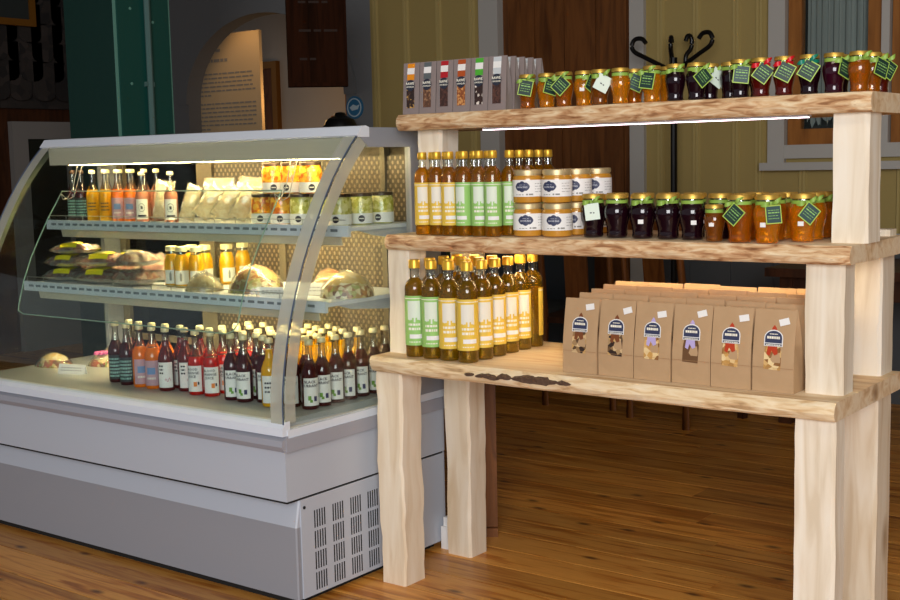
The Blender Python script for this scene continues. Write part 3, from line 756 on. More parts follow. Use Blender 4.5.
# back: perforated panels, posts and dark rear doors
for xa, xb_ in ((-2.42, -2.09), (-2.06, -1.62)): cb('perforated_panel', 'perforated', case, (xa, xb_, .355, .365, .56, 1.29))
cb('perforated_panel', 'perforated', case, (-1.60, -1.50, .355, .365, .56, 1.29))
cb('rear_post', 'rear_post', case, (-2.09, -2.06, .345, .37, .55, 1.33)); cb('rear_post', 'rear_post', case, (-1.62, -1.60, .345, .37, .55, 1.33)); cb('rear_post', 'rear_post', case, (-2.50, -2.42, .345, .37, .55, 1.33)); cb('rear_post', 'rear_post', case, (-2.965, -2.93, .35, .37, .55, 1.33))
cb('rear_door', 'glass_rear', case, (-2.98, -2.5, .385, .392, .56, 1.32)); cb('rear_rail', 'rear_post', case, (-2.98, -2.42, .36, .375, .60, .625)); cb('rear_wall', 'rear_dark', case, (-2.5, -1.47, .375, .43, .55, 1.335))
# two shelves with slotted price rails
def cshelf(yf, z, label):
    s_ = cb('shelf', 'case_white', case, (-2.955, -1.478, yf, .345, z - .012, z)); s_['label'] = label
    cb('price_rail', 'case_white', s_, (-2.96, -1.474, yf - .012, yf, z - .028, z + .006))
    g = MB()
    x = -2.93
    while x < -1.52: g.box(x, x + .028, yf - .0128, yf - .0118, z - .013, z - .005); x += .042
    o = cm('rail_slots', g, 'rail_slot', s_, 0); o['kind'] = 'stuff'
    m = MB(); m.tube([(-2.95, yf - .004, z + .022), (-1.49, yf - .004, z + .022)], .0016, 6)
    x = -2.95
    while x < -1.48: m.tube([(x, yf - .004, z), (x, yf - .004, z + .022)], .0012, 5); x += .0987
    o = cm('guard_wire', m, 'wire', s_)
    m = MB(); m.prism([(yf + .002, z - .012), (yf + .012, z - .056), (yf + .016, z - .056), (yf + .006, z - .012)], 'x', -2.90, -1.52); h = cm('light_housing', m, 'reflector', s_, 0)
    m = MB(); m.tube([(-2.86, yf + .026, z - .036), (-1.56, yf + .026, z - .036)], .007, 6); cm('lamp_tube', m, 'tube_light', h)
    for x in (-2.945, -1.492): 
        m = MB(); m.prism([(yf + .05, z - .012), (.345, z - .012), (.345, z - .06), (yf + .12, z - .03)], 'x', x, x + .006); cm('bracket', m, 'case_light', s_, 0)
    return s_
cshelf(.030, 1.078, 'upper shelf'); cshelf(-.080, .862, 'lower shelf')
# clear plastic screen hanging inside the glass
SP = [(-.215, .770), (-.205, .80), (-.180, .88), (-.145, .96), (-.105, 1.03), (-.062, 1.10), (-.020, 1.16), (.0, 1.190)]
SX0, SX1 = -2.83, -1.725
m = MB(); m.sheet(SP, SX0, SX1, .0015); scr = cm('clear_screen', m, 'acrylic', case)
rim = [(SX0, *p) for p in SP[1:]] + [(SX1, *p) for p in SP[::-1][:-1]] + [(SX1 - .01, SP[0][0], SP[0][1] + .01), (SX1 - .04, *SP[0]), (SX0 + .04, *SP[0]), (SX0 + .01, SP[0][0], SP[0][1] + .01)]
m = MB(); m.tube(rim, .0022, 6, closed=True); cm('screen_rim', m, 'acrylic_edge', scr, 60)
for x in (SX0 + .01, SX1 - .02, -1.56):
    m = MB(); m.tube([(x, .07, 1.30), (x, .04, 1.20), (x, .015, 1.165), (x, -.005, 1.16), (x, -.012, 1.18), (x + .03, -.005, 1.16), (x + .03, .02, 1.17), (x + .03, .07, 1.30)], .0018, 6); cm('wire_hook', m, 'wire', scr, 60)
tag(case, 'long grey refrigerated display case with curved front glass and two lit shelves', 'display case')

# ------------------------------------------------------------------ goods: builders
def part(name, mb, mats, parent, smooth=35):
    o = obj(name, mb.mesh(name, mats, smooth), parent)
    if name in ('print', 'lettering', 'script_print', 'text_print', 'leaf_print'): o['kind'] = 'stuff'   # lettering too small to pick apart
    return o
def bars(mb, r, z, a0, a1, h, seed, flat=None):
    """row of illegible word marks on a curved label"""
    q = random.Random(seed); a = a0
    while a < a1 - .05:
        w = min(q.uniform(.08, .28), a1 - a); mb.patch(r, z, z + h, a, a + w, 2); a += w + .06

def oil_bottle(H, D, kind, detail, oil='oil'):
    r = D / 2; t = empty('oil_bottle')
    m = MB(); m.lathe([(0, .004), (r * .7, 0), (r * .94, .001), (r, .006), (r, H * .70), (r * .97, H * .735), (r * .80, H * .775), (r * .52, H * .805), (r * .46, H * .82), (0, H * .82)], 20); part('oil_filled_glass', m, oil, t)
    m = MB(); m.lathe([(r * .46, H * .82), (r * .43, H * .86), (r * .44, H * .90), (r * .50, H * .902), (r * .47, H * .915), (0, H * .915)], 14); part('glass_neck', m, 'jar_glass', t)
    m = MB(); m.lathe([(r * .55, H * .912), (r * .57, H * .915), (r * .55, H * .985), (r * .50, H), (0, H)], 14); part('cap', m, 'gold_cap', t)
    if detail:
        rl = r + .0005; z0, z1 = H * .125, H * .635
        m = MB(); m.patch(rl, z0, z1, -1.75, 1.75, 18); lb = part('label', m, 'label_yellow' if kind == 'yellow' else 'label_green', t)
        hh = z1 - z0; m = MB(); rp = rl + .0004
        n = 8
        for k in range(n):
            a = -.62 + 1.24 * k / n; m.patch(rp, z0 + hh * (.52 - .05 * (k % 3 == 1) + .04 * (k % 2)), z0 + hh * .90, a, a + 1.24 / n, 1)
        part('picture', m, 'label_pic' if kind == 'yellow' else 'label_pic_g', lb)
        m = MB(); m.patch(rp, z0 + hh * .14, z0 + hh * .225, -.45, .85, 6); part('price_band', m, 'white_paper', lb)
        m = MB(); bars(m, rp, z0 + hh * .40, -.55, .6, hh * .045, 1); bars(m, rp, z0 + hh * .31, -.55, .6, hh * .05, 2); bars(m, rp, z0 + hh * .06, -.5, .6, hh * .02, 3)
        part('print', m, 'ink_pale', lb)
        m = MB(); m.patch(rp, z0 + hh * .94, z0 + hh * .955, -1.7, 1.7, 12); part('print_line', m, 'ink_pale', lb)
    return t

def juice_bottle(H, D, liq, style, cap='pale_cap', fill=.70):
    r = D / 2; t = empty('juice_bottle')
    prof = [(r * .92, .001), (r, .006), (r, H * .50), (r * .95, H * .56), (r * .74, H * .63), (r * .50, H * .70), (r * .40, H * .77), (r * .36, H * .91)]
    zf = H * fill
    body = [(0, .004), (r * .7, 0)] + [p for p in prof if p[1] < zf]
    for p, q in zip(prof, prof[1:]):
        if p[1] < zf <= q[1]: body.append((p[0] + (q[0] - p[0]) * (zf - p[1]) / (q[1] - p[1]), zf))
    rz_ = body[-1][0]; body.append((0, zf)); m = MB(); m.lathe(body, 18); part('juice_filled_glass', m, liq, t)
    m = MB(); m.lathe([(rz_, zf)] + [p for p in prof if p[1] > zf] + [(r * .42, H * .912), (r * .42, H * .93), (0, H * .93)], 14); part('glass_neck', m, 'jar_glass', t)
    m = MB(); m.lathe([(r * .47, H * .93), (r * .49, H * .935), (r * .47, H * .985), (r * .40, H), (0, H)], 14); part('cap', m, cap, t)
    rl = r + .0005; rp = rl + .0004
    if style:
        col_, kind = style; m = MB(); z0, z1 = H * .06, H * .46
        m.patch(rl, z0, z1, -.95, .95, 10); lb = part('label', m, col_, t); m = MB(); hh = z1 - z0
        if kind == 'orange':
            for k, wd in enumerate(('BLOOD', 'ORANGE', 'JUICE')): text_curved(m, wd, .0115, rp, z0 + hh * (.86 - .14 * k), -.25)
            part('print', m, 'ink', lb); m = MB(); m.patch(rp, z0 + hh * .20, z0 + hh * .38, -.05, .35, 4); part('fruit_print', m, 'orange_print', lb); m = MB(); m.patch(rp, z0 + hh * .26, z0 + hh * .38, .42, .62, 2); part('berry_print', m, 'ink', lb)
        elif kind == 'black':
            for k, wd in enumerate(('BLACK', 'CURRANT')): text_curved(m, wd, .0115, rp, z0 + hh * (.86 - .14 * k), -.2)
            part('print', m, 'ink', lb); m = MB(); m.patch(rp, z0 + hh * .20, z0 + hh * .36, -.45, -.1, 3); m.patch(rp, z0 + hh * .12, z0 + hh * .22, -.25, .05, 3); part('leaf_print', m, 'leaf_print', lb); m = MB(); m.patch(rp, z0 + hh * .16, z0 + hh * .34, .2, .55, 3); part('berry_print', m, 'berry_print', lb)
        elif kind == 'pink':
            for k in range(3): bars(m, rp, z0 + hh * (.82 - .14 * k), -.75, -.2, hh * .07, k)
            part('print', m, 'ink', lb); m = MB(); m.tube([(rp * math.sin(a), -rp * math.cos(a), z0 + hh * (.28 + .07 * math.sin(a * 16) + .08 * a)) for a in [.0 + .045 * k for k in range(16)]], .0008, 4); part('script_print', m, 'ink_pink', lb)
        elif kind == 'dark':
            for k in range(6): bars(m, rp, z0 + hh * (.10 + .14 * k), -.8, .8, hh * .08, k + 2)
            part('print', m, 'label_teal', lb)
        elif kind == 'blue':
            m.patch(rp, z0 + hh * .45, z0 + hh * .72, -.5, .5, 4); part('print', m, 'label_blue', lb); m = MB(); bars(m, rp, z0 + hh * .25, -.5, .5, hh * .08, 4); part('text_print', m, 'ink_pale', lb)
        elif kind == 'plain':
            for k in range(3): bars(m, rp, z0 + hh * (.7 - .16 * k), -.6, .6, hh * .07, k + 5)
            part('print', m, 'ink', lb)
        elif kind == 'ring':
            for k in range(14):
                a = 2 * pi * k / 14; m.patch(rp, z0 + hh * (.58 + .2 * math.sin(a)) - .0015, z0 + hh * (.58 + .2 * math.sin(a)) + .0015, .42 * math.cos(a) - .06, .42 * math.cos(a) + .06, 1)
            m.patch(rp, z0 + hh * .50, z0 + hh * .66, -.15, .15, 2); m.patch(rp, z0 + hh * .14, z0 + hh * .22, -.6, .6, 4); part('print', m, 'ink', lb)
    return t

def jam_jar(H, D, liq):
    r = D / 2; t = empty('jam_jar')
    m = MB(); m.lathe([(0, .004), (r * .55, 0), (r * .74, .002), (r * .78, H * .05), (r * .74, H * .13), (r * .78, H * .25), (r * .93, H * .42), (r, H * .56), (r * .98, H * .66), (r * .86, H * .76), (r * .76, H * .82), (0, H * .82)], 20); part('jam_filled_glass', m, liq, t)
    m = MB(); m.lathe([(r * .76, H * .82), (r * .74, H * .895), (0, H * .895)], 18); part('glass_neck', m, 'jar_glass', t)
    m = MB(); m.lathe([(r * .84, H * .895), (r * .88, H * .90), (r * .87, H * .97), (r * .82, H), (r * .3, H * .995), (0, H * .995)], 20); part('lid', m, 'gold', t)
    return t
def ribbon(t, H, D, mat, a=0., bow=True):
    r = D / 2 * .79; z = H * .825; m = MB(); n = 18
    v = []
    for k in range(n):
        q = 2 * pi * k / n
        for rr_, zz in ((r, z - .0045), (r + .0015, z - .004), (r + .0015, z + .004), (r, z + .0045)): v.append((rr_ * math.cos(q), rr_ * math.sin(q), zz))
    f = [(4 * k + e, 4 * ((k + 1) % n) + e, 4 * ((k + 1) % n) + (e + 1) % 4, 4 * k + (e + 1) % 4) for k in range(n) for e in range(4)]
    m.add(v, f); rb = part('ribbon', m, mat, t)
    if bow:
        m = MB(); c = Vector((math.sin(a) * (r + .004), -math.cos(a) * (r + .004), z)); s_ = Vector((math.cos(a), math.sin(a), 0)); o_ = Vector((math.sin(a), -math.cos(a), 0))
        for sg_ in (-1, 1):
            v = []; n = 5
            for k in range(n + 1):
                q = k / n; w = .0045 * math.sin(pi * (.1 + .85 * q)) + .001; p = c + s_ * sg_ * (.003 + .022 * q) + o_ * (.010 * math.sin(pi * q)) + Vector((0, 0, .010 * q * sg_ + .004 * q))
                v += [p + Vector((0, 0, w)), p - Vector((0, 0, w)), p - Vector((0, 0, w)) + o_ * .0015, p + Vector((0, 0, w)) + o_ * .0015]
            f = [(0, 1, 2, 3), (4 * n, 4 * n + 3, 4 * n + 2, 4 * n + 1)] + [(4 * k + e, 4 * k + (e + 1) % 4, 4 * k + 4 + (e + 1) % 4, 4 * k + 4 + e) for k in range(n) for e in range(4)]
            m.add(v, f)
        part('bow', m, mat, rb, 60)
def hang_tag(t, H, D, a, roll, kind='green', w=.039, h=.044, dz=0., lean=.0):
    r = D / 2; e = empty('tag_hold')
    bpy.data.objects.remove(e)
    Mx = Matrix.Translation((math.sin(a) * (r + .005), -math.cos(a) * (r + .005), H * .60 + dz)) @ Matrix.Rotation(a, 4, 'Z') @ Matrix.Rotation(lean, 4, 'X') @ Matrix.Rotation(roll, 4, 'Y')
    def mk(name, mat, par, *bx):
        m = MB()
        for q in bx: m.box(*q)
        m.v = [tuple(Mx @ Vector(p)) for p in m.v]; return part(name, m, mat, par, 0)
    if kind == 'white':
        g = mk('tag', 'tag_white', t, (-w / 2, w / 2, 0, .0012, -h / 2, h / 2)); mk('print', 'ink', g, (-.006, -.001, -.0004, 0, -.004, -.001), (.002, .006, -.0004, 0, -.005, -.002)); return
    g = mk('tag', 'lime_edge', t, (-w / 2, w / 2, 0, .0012, -h / 2, h / 2)); b_ = .0022
    mk('tag_field', 'tag_green' if kind == 'green' else 'tag_teal', g, (-w / 2 + b_, w / 2 - b_, -.0004, .0002, -h / 2 + b_, h / 2 - b_))
    q = random.Random(int(a * 100) + int(roll * 10)); bx = []
    for k in range(4):
        z = h * (.22 - .15 * k); x = -w * .34
        while x < w * .3: ww = q.uniform(.003, .009); bx.append((x, min(x + ww, w * .36), -.0007, -.0003, z, z + (.0026 if k == 1 else .0012))); x += ww + .0016
    mk('print', 'label_green', g, *bx)['kind'] = 'stuff'
def sticker(t, D, H, a, z=.30, w=.30, roll=0):
    r = D / 2 * .90; m = MB(); m.patch(r + .002, H * z, H * z + .011, a, a + w, 3); part('price_sticker', m, 'white_paper', t)

# ------------------------------------------------------------------ goods: middle board, oil bottles
MZ = 1.055
op = {('yellow', 1): oil_bottle(.240, .048, 'yellow', True), ('green', 1): oil_bottle(.240, .048, 'green', True), ('plain', 0): oil_bottle(.240, .048, 'yellow', False)}
GM = 'oil bottles on the middle board'
xs = [-1.263, -1.213, -1.163, -1.113, -1.063, -1.012]
kinds = ['yellow'] * 3 + ['green'] * 3; rots = [.62, .55, .60, .05, .50, .45]
for k in range(6):
    put(op[(kinds[k], 1)], (xs[k], .113 + .004 * math.sin(k * 2), MZ), rots[k], f'slim {kinds[k]}-label oil bottle, front row of the middle board, {ORD[k]} from left', 'bottle', GM)
for k in range(5):
    put(op[('green', 1)] if k > 2 else op[('plain', 0)], (xs[k] - .002, .1665, MZ), .4, f'slim gold-capped oil bottle, second row of the middle board, {ORD[k]} from left', 'bottle', GM)
for k in range(5):
    put(op[('green', 1)], (-.9915, .165 + .0505 * k, MZ), .55 + .1 * (k % 2), f'slim oil bottle in the file touching the honey jars, {ORD[k]} from the front', 'bottle', GM)

# honey jars
def curved_shape(mb, rad, zc, ac, half_w, hfun, n=22):
    """symmetric outline wrapped round a jar: strips follow the curve"""
    v = []
    for k in range(n + 1):
        x = -half_w + 2 * half_w * k / n; a = ac + x / rad; h = hfun(x)
        v += [(rad * math.sin(a), -rad * math.cos(a), zc - h), (rad * math.sin(a), -rad * math.cos(a), zc + h)]
    return mb.add(v, [(2 * k, 2 * k + 2, 2 * k + 3, 2 * k + 1) for k in range(n)])
def badge_h(x):
    x = abs(x); return .0150 - .0025 * (x / .006) ** 2 if x < .006 else (.0100 + .0015 * math.sin((x - .006) / .009 * pi) if x < .015 else .0100 * max(0, 1 - (x - .015) / .007) ** .6)
def honey_jar(H, D):
    r = D / 2; t = empty('honey_jar')
    m = MB(); m.lathe([(0, .002), (r * .85, 0), (r * .97, .003), (r, .009), (r, H * .72), (r * .97, H * .79), (r * .90, H * .83), (0, H * .83)], 24); part('honey_filled_glass', m, 'honey', t)
    m = MB(); m.lathe([(r * .90, H * .83), (r * .90, H * .865), (r * .96, H * .868), (r * .96, H * .975), (r * .92, H), (0, H)], 24); part('lid', m, 'gold_pale', t)
    rl = r + .0005; m = MB(); m.patch(rl, H * .20, H * .70, -1.9, 1.9, 20); lb = part('label', m, 'white_paper', t)
    rp = rl + .0005; m = MB(); zc = H * .50; curved_shape(m, rp, zc, -.1, .0218, badge_h); bd = part('badge', m, 'navy', lb)
    m = MB(); text_curved(m, 'HONUNG', .0068, rp + .0005, zc - .0018, -.1); bars(m, rp + .0005, zc + .0042, -.1 - .2, -.1 + .2, .0010, 6); part('lettering', m, 'ink_mist', bd)
    m = MB(); bars(m, rp, H * .25, -.55, .0, .0018, 3); m.patch(rp, H * .245, H * .29, .16, .28, 2); m.patch(rp, H * .245, H * .29, .34, .62, 3)
    for k in range(4): bars(m, rp, H * (.34 + .08 * k), .75, 1.45, .0012, k)
    part('print', m, 'ink_grey', lb)
    return t
hj = honey_jar(.092, .084); GH = 'stacked honey jars'
hx = [(-.924, .155), (-.836, .166), (-.826, .254), (-.812, .342)]
hr = [(.50, .30), (.42, .12), (.2, .35), (.55, .3)]
hn = ['left stack beside the green-labelled bottles', 'front right stack', 'second stack behind the front right one', 'rearmost stack']
for k, (x, y) in enumerate(hx):
    for lv in range(2):
        put(hj, (x, y, MZ + .0925 * lv), hr[k][lv] + (0 if lv else 0), f'honey jar with white label, {["lower", "upper"][lv]} one of the {hn[k]}', 'jar', GH)

# jam jars on the middle board
GJ = 'jam jars on the middle board'
BH, BD, SH, SD = .117, .070, .092, .053
jars = [  # x, y, liquid, big, ribbon, tag(a, roll, kind), sticker angle, label
 (-.727, .175, 'jam_dark', 1, 'lime_ribbon', (.45, -.12, 'white'), None, 'dark jam jar with a blank mint tag, nearest the honey jars'),
 (-.652, .170, 'jam_dark', 1, 'lime_ribbon', None, None, 'dark jam jar with lime ribbon and no tag, second from the honey jars'),
 (-.576, .170, 'jam_dark', 1, 'lime_ribbon', None, .15, 'dark jam jar with a white price sticker and plain ribbon, third from the honey jars'),
 (-.500, .167, 'jam_dark', 1, 'lime_ribbon', None, None, 'dark jam jar under the pale bow tip, fourth from the honey jars'),
 (-.428, .160, 'jam_dark', 1, 'lime_ribbon', None, .35, 'dark jam jar with a price sticker, last dark one before the small amber jar'),
 (-.348, .118, 'jam_brown', 0, 'lime_ribbon', None, -.1, 'small amber jam jar at the front edge between dark and orange jars'),
 (-.278, .112, 'jam_amber', 1, 'lime_ribbon', (.05, .7, 'green'), None, 'amber jam jar with a tilted dark green tag on the middle board'),
 (-.207, .112, 'jam_orange', 1, 'lime_ribbon', (.75, -.05, 'teal'), -.15, 'bright orange jam jar with an upright teal tag and price sticker'),
 (-.147, .185, 'jam_orange', 1, 'lime_ribbon', (.75, .7, 'teal'), 0., 'bright orange jam jar with a diamond-tilted tag nearest the right post'),
 (-.150, .258, 'jam_orange', 1, 'lime_ribbon', None, None, 'orange jam jar behind the one nearest the right post'),
 (-.150, .330, 'jam_amber', 1, 'lime_ribbon', None, None, 'amber jam jar third back in the column by the right post'),
 (-.225, .195, 'jam_amber', 1, 'lime_ribbon', None, None, 'amber jam jar behind the bright orange one with the teal tag'),
 (-.300, .190, 'jam_amber', 1, 'lime_ribbon', None, None, 'amber jam jar behind the one with the tilted dark green tag'),
 (-.372, .206, 'jam_dark', 1, 'lime_ribbon', None, None, 'dark jam jar behind the small amber jar'),
 (-.690, .243, 'jam_dark', 1, 'lime_ribbon', (.6, .1, 'green'), None, 'dark jam jar with a green tag in the second row beside the honey jars'),
 (-.612, .243, 'jam_dark', 1, 'lime_ribbon', None, None, 'dark jam jar in the second row behind the second and third dark jars'),
 (-.536, .243, 'jam_dark', 1, 'lime_ribbon', (.9, .0, 'white'), None, 'dark jam jar with a pale tag, second row behind the third and fourth dark jars'),
 (-.460, .243, 'jam_dark', 1, 'lime_ribbon', None, None, 'dark jam jar in the second row behind the fourth and fifth dark jars'),
 (-.300, .268, 'jam_orange', 1, 'lime_ribbon', None, None, 'orange jam jar in the third row behind the amber jars'),
 (-.225, .272, 'jam_orange', 1, 'lime_ribbon', None, None, 'orange jam jar in the third row next to the column by the right post')]
def build_jar(x, y, z, liq, big, rib, tg, stk, label, group):
    H, D = (BH, BD) if big else (SH, SD); t = jam_jar(H, D, liq); t.location = (x, y, z + .0006)
    a0 = tg[0] if tg else .5
    if rib: ribbon(t, H, D, rib, a0 - .1, tg is not None or R.random() < .25)
    if tg: hang_tag(t, H, D, tg[0], tg[1], tg[2], lean=-.12)
    if stk is not None: sticker(t, D, H, stk, .34 if big else .42, .42 if big else .5)
    return tag(t, label, 'jar', group)
for q in jars: build_jar(q[0], q[1], MZ, q[2], q[3], q[4], q[5], q[6], q[7], GJ)

# jam jars on the top board
TZ = 1.408; GT = 'jam jars on the top board'
SH, SD = .094, .054
L_, G_ = 'lime_ribbon', 'green'
tj = [(-.943, .190, 'jam_amber', L_, (.4, .2, G_), None, 'amber jar with a green tag, first on the top board beside the grey pouches'),
 (-.884, .196, 'jam_orange', L_, (.95, .3, G_), None, 'orange jar, second on the top board from the grey pouches'),
 (-.823, .188, 'jam_amber', L_, (.25, .75, G_), None, 'amber jar with a diamond-tilted tag, third on the top board from the grey pouches'),
 (-.768, .200, 'jam_orange', L_, (1.3, .6, G_), .1, 'orange jar with a small white sticker, fourth on the top board from the grey pouches'),
 (-.712, .190, 'jam_brown', L_, (.75, .5, 'white'), None, 'brown jar with a large blank white tag on the top board'),
 (-.651, .192, 'jam_orange', L_, None, None, 'clear orange jar without a tag right of the blank white tag'),
 (-.560, .195, 'jam_orange', L_, (.1, .15, G_), None, 'orange jar with an upright green tag below the coat rack'),
 (-.490, .190, 'jam_dark', L_, None, None, 'dark jar with a plain lime ribbon below the coat rack, no tag'),
 (-.432, .192, 'jam_dark', L_, (1.0, .9, G_), None, 'dark jar with a steeply tilted tag on the top board'),
 (-.313, .190, 'jam_dark', L_, (.5, .12, 'teal'), None, 'dark jar with a nearly upright tag left of the red bows'),
 (-.258, .188, 'jam_red', 'red_ribbon', (.55, .65, G_), None, 'dark red jar with a red bow, left one of two'),
 (-.199, .188, 'jam_red', 'red_ribbon', (.45, .5, G_), None, 'dark red jar with a red bow, right one of two'),
 (-.137, .190, 'jam_dark', 'teal_ribbon', (.3, .55, G_), None, 'dark jar with a teal bow on the top board'),
 (-.078, .192, 'jam_purple', L_, (1.25, .4, G_), None, 'purple jar right of the teal bow on the top board'),
 (-.017, .192, 'jam_amber', L_, None, None, 'amber jar at the right front corner of the top board'),
 (-.645, .256, 'jam_amber', L_, (.7, .45, 'teal'), None, 'amber jar in the second row behind the clear orange jar'),
 (-.545, .258, 'jam_orange', L_, (1.2, .1, 'white'), None, 'orange jar in the second row left of the dark jars'),
 (-.425, .254, 'jam_dark', L_, (1.1, .6, 'white'), None, 'dark jar in the second row with a pale tag corner showing'),
 (-.366, .250, 'jam_dark', L_, None, None, 'dark jar in the gap of the front row on the top board'),
 (-.010, .256, 'jam_amber', L_, (1.1, .4, G_), None, 'amber jar second back at the right end of the top board'),
 (-.012, .320, 'jam_red', L_, (1.0, .6, G_), None, 'dark red jar third back at the right end of the top board'),
 (-.088, .256, 'jam_dark', L_, (1.2, .3, G_), None, 'dark jar in the second row behind the purple jar'),
 (-.29, .252, 'jam_dark', L_, None, None, 'dark jar in the second row behind the nearly upright tag')]
for q in tj: build_jar(q[0], q[1], TZ, q[2], 0, q[3], q[4], q[5], q[6], GT)

# grey chocolate pouches on the top board
def pouch(fill, st, title):
    t = empty('chocolate_pouch'); W_, D_, H_ = .0600, .036, .150; h = W_ / 2
    m = MB(); N = 8; v = []
    for k in range(N + 1):
        q = k / N; z = H_ * q; d = D_ * (1 - q ** 1.6) + .004 * q; bl = .003 * math.sin(pi * q); yo = .011 * q
        v += [(-h, yo, z), (0, yo - bl, z), (h, yo, z), (h - .006 * math.sin(pi * min(1, q * .9 + .1)) * .8, yo + d / 2, z), (h, yo + d, z), (0, yo + d + bl, z), (-h, yo + d, z), (-h + .006 * math.sin(pi * min(1, q * .9 + .1)) * .8, yo + d / 2, z)]
    n = 8; f = [(n * k + e, n * k + (e + 1) % n, n * k + n + (e + 1) % n, n * k + n + e) for k in range(N) for e in range(n)] + [tuple(range(n)), tuple(range(n * N + n - 1, n * N - 1, -1))]
    m.add(v, f); m.m = [1 if (i_ % n in (2, 3, 6, 7) and i_ < n * N) else 0 for i_ in range(len(m.f))]
    part('pouch', m, ['bag_grey', 'bag_grey_side'], t, 30)
    def fr(z, off): q = z / H_; return .011 * q - .003 * math.sin(pi * q) - off
    def strip(name, mat, x0, x1, z0, z1, off, par=t, n=6):
        m = MB(); v = []
        for k in range(n + 1):
            z = z0 + (z1 - z0) * k / n; v += [(x0, fr(z, off), z), (x1, fr(z, off), z)]
        m.add(v, [(2 * k, 2 * k + 1, 2 * k + 3, 2 * k + 2) for k in range(n)]); return part(name, m, mat, par, 0)
    strip('window', fill, -.0145, .0145, .018, .092, .0008); strip('window_glint', 'bag_grey_side', -.0185, -.0145, .018, .088, .0006)
    s_ = strip('flavour_sticker', st, -.0135, .0135, .100, .148, .0008); strip('white_field', 'white_paper', -.0135, .0135, .117, .135, .0012, s_, 2)
    zc = .084; m = MB(); n = 24; m.add([(0, fr(zc, .0016), zc)] + [(.0165 * math.cos(2 * pi * k / n), fr(zc + .0165 * math.sin(2 * pi * k / n), .0016), zc + .0165 * math.sin(2 * pi * k / n)) for k in range(n)], [(0, 1 + k, 1 + (k + 1) % n) for k in range(n)]); bd = part('badge', m, 'badge', t, 0)
    m = MB(); text_flat(m, 'RAWE', .0105, 0, fr(zc, .0026), zc + .005); text_flat(m, 'CHOKLAD', .0062, 0, fr(zc, .0026), zc - .0045); part('lettering', m, 'ink_pale', bd, 0)
    return t
PP = [('choc_nut', 'st_orange', 'an orange sticker, leftmost of the front row'), ('choc_brown', 'st_grey', 'a grey sticker, second in the front row'), ('choc_dark', 'st_red', 'a red sticker in the front row'),
      ('choc_caramel', 'st_rust', 'a rust-brown sticker and caramel pieces showing'), ('choc_white', 'st_green', 'a green sticker in the front row'), ('choc_dark', 'st_silver', 'a silver sticker, rightmost of the front row')]
GP = 'grey chocolate pouches'
for k, (fi, st_, lb) in enumerate(PP):
    p_ = pouch(fi, st_, ''); put(p_, (-1.336 + .0620 * k, .157, TZ), .02 * math.sin(k * 3), f'grey chocolate pouch with {lb}', 'pouch', GP)
for k in range(1, 5):
    put(p_, (-1.026 + .002 * k, .157 + .041 * k, TZ), .03 * (-1) ** k, f'grey chocolate pouch {ORD[k]} back in the right-hand file', 'pouch', GP)
for k in range(5):
    put(p_, (-1.336 + .0620 * k, .198, TZ), .0, f'grey chocolate pouch in the second row, {ORD[k]} from left', 'pouch', GP)

# ------------------------------------------------------------------ lowest board: tall oil bottles and paper bags
BZ = .70
oq = {('yellow', 1): oil_bottle(.285, .061, 'yellow', True, 'oil_deep'), ('green', 1): oil_bottle(.285, .061, 'green', True, 'oil_deep'), ('plain', 0): oil_bottle(.285, .061, 'yellow', False, 'oil_deep')}
GB = 'tall oil bottles on the lowest board'
for k, (x, kd, rz) in enumerate(((-1.272, 'green', .50), (-1.208, 'green', .52), (-1.143, 'yellow', .58), (-1.076, 'yellow', .62))):
    put(oq[(kd, 1)], (x, .076 - .003 * k, BZ), rz, f'tall {kd}-label oil bottle, front row of the lowest board, {ORD[k]} from left', 'bottle', GB)
for k in range(1, 6):
    put(oq[('yellow', 1)], (-1.072 - .001 * k, .067 + .068 * k, BZ), (.85 if k < 5 else 2.9), f'tall yellow-label oil bottle, right-hand file of the lowest board, {ORD[k]} from front', 'bottle', GB)
for r_ in range(1, 4):
    for k, x in enumerate((-1.255, -1.197, -1.137)):
        if k == 0 and r_ < 4: x = -1.265
        if r_ == 1 and k == 0: pass
        put(oq[('plain', 0)], (-1.268 + .065 * k, .076 + .068 * r_, BZ), .4, f'tall gold-capped oil bottle on the lowest board, {ORD[r_]} row, {ORD[k]} from left', 'bottle', GB)

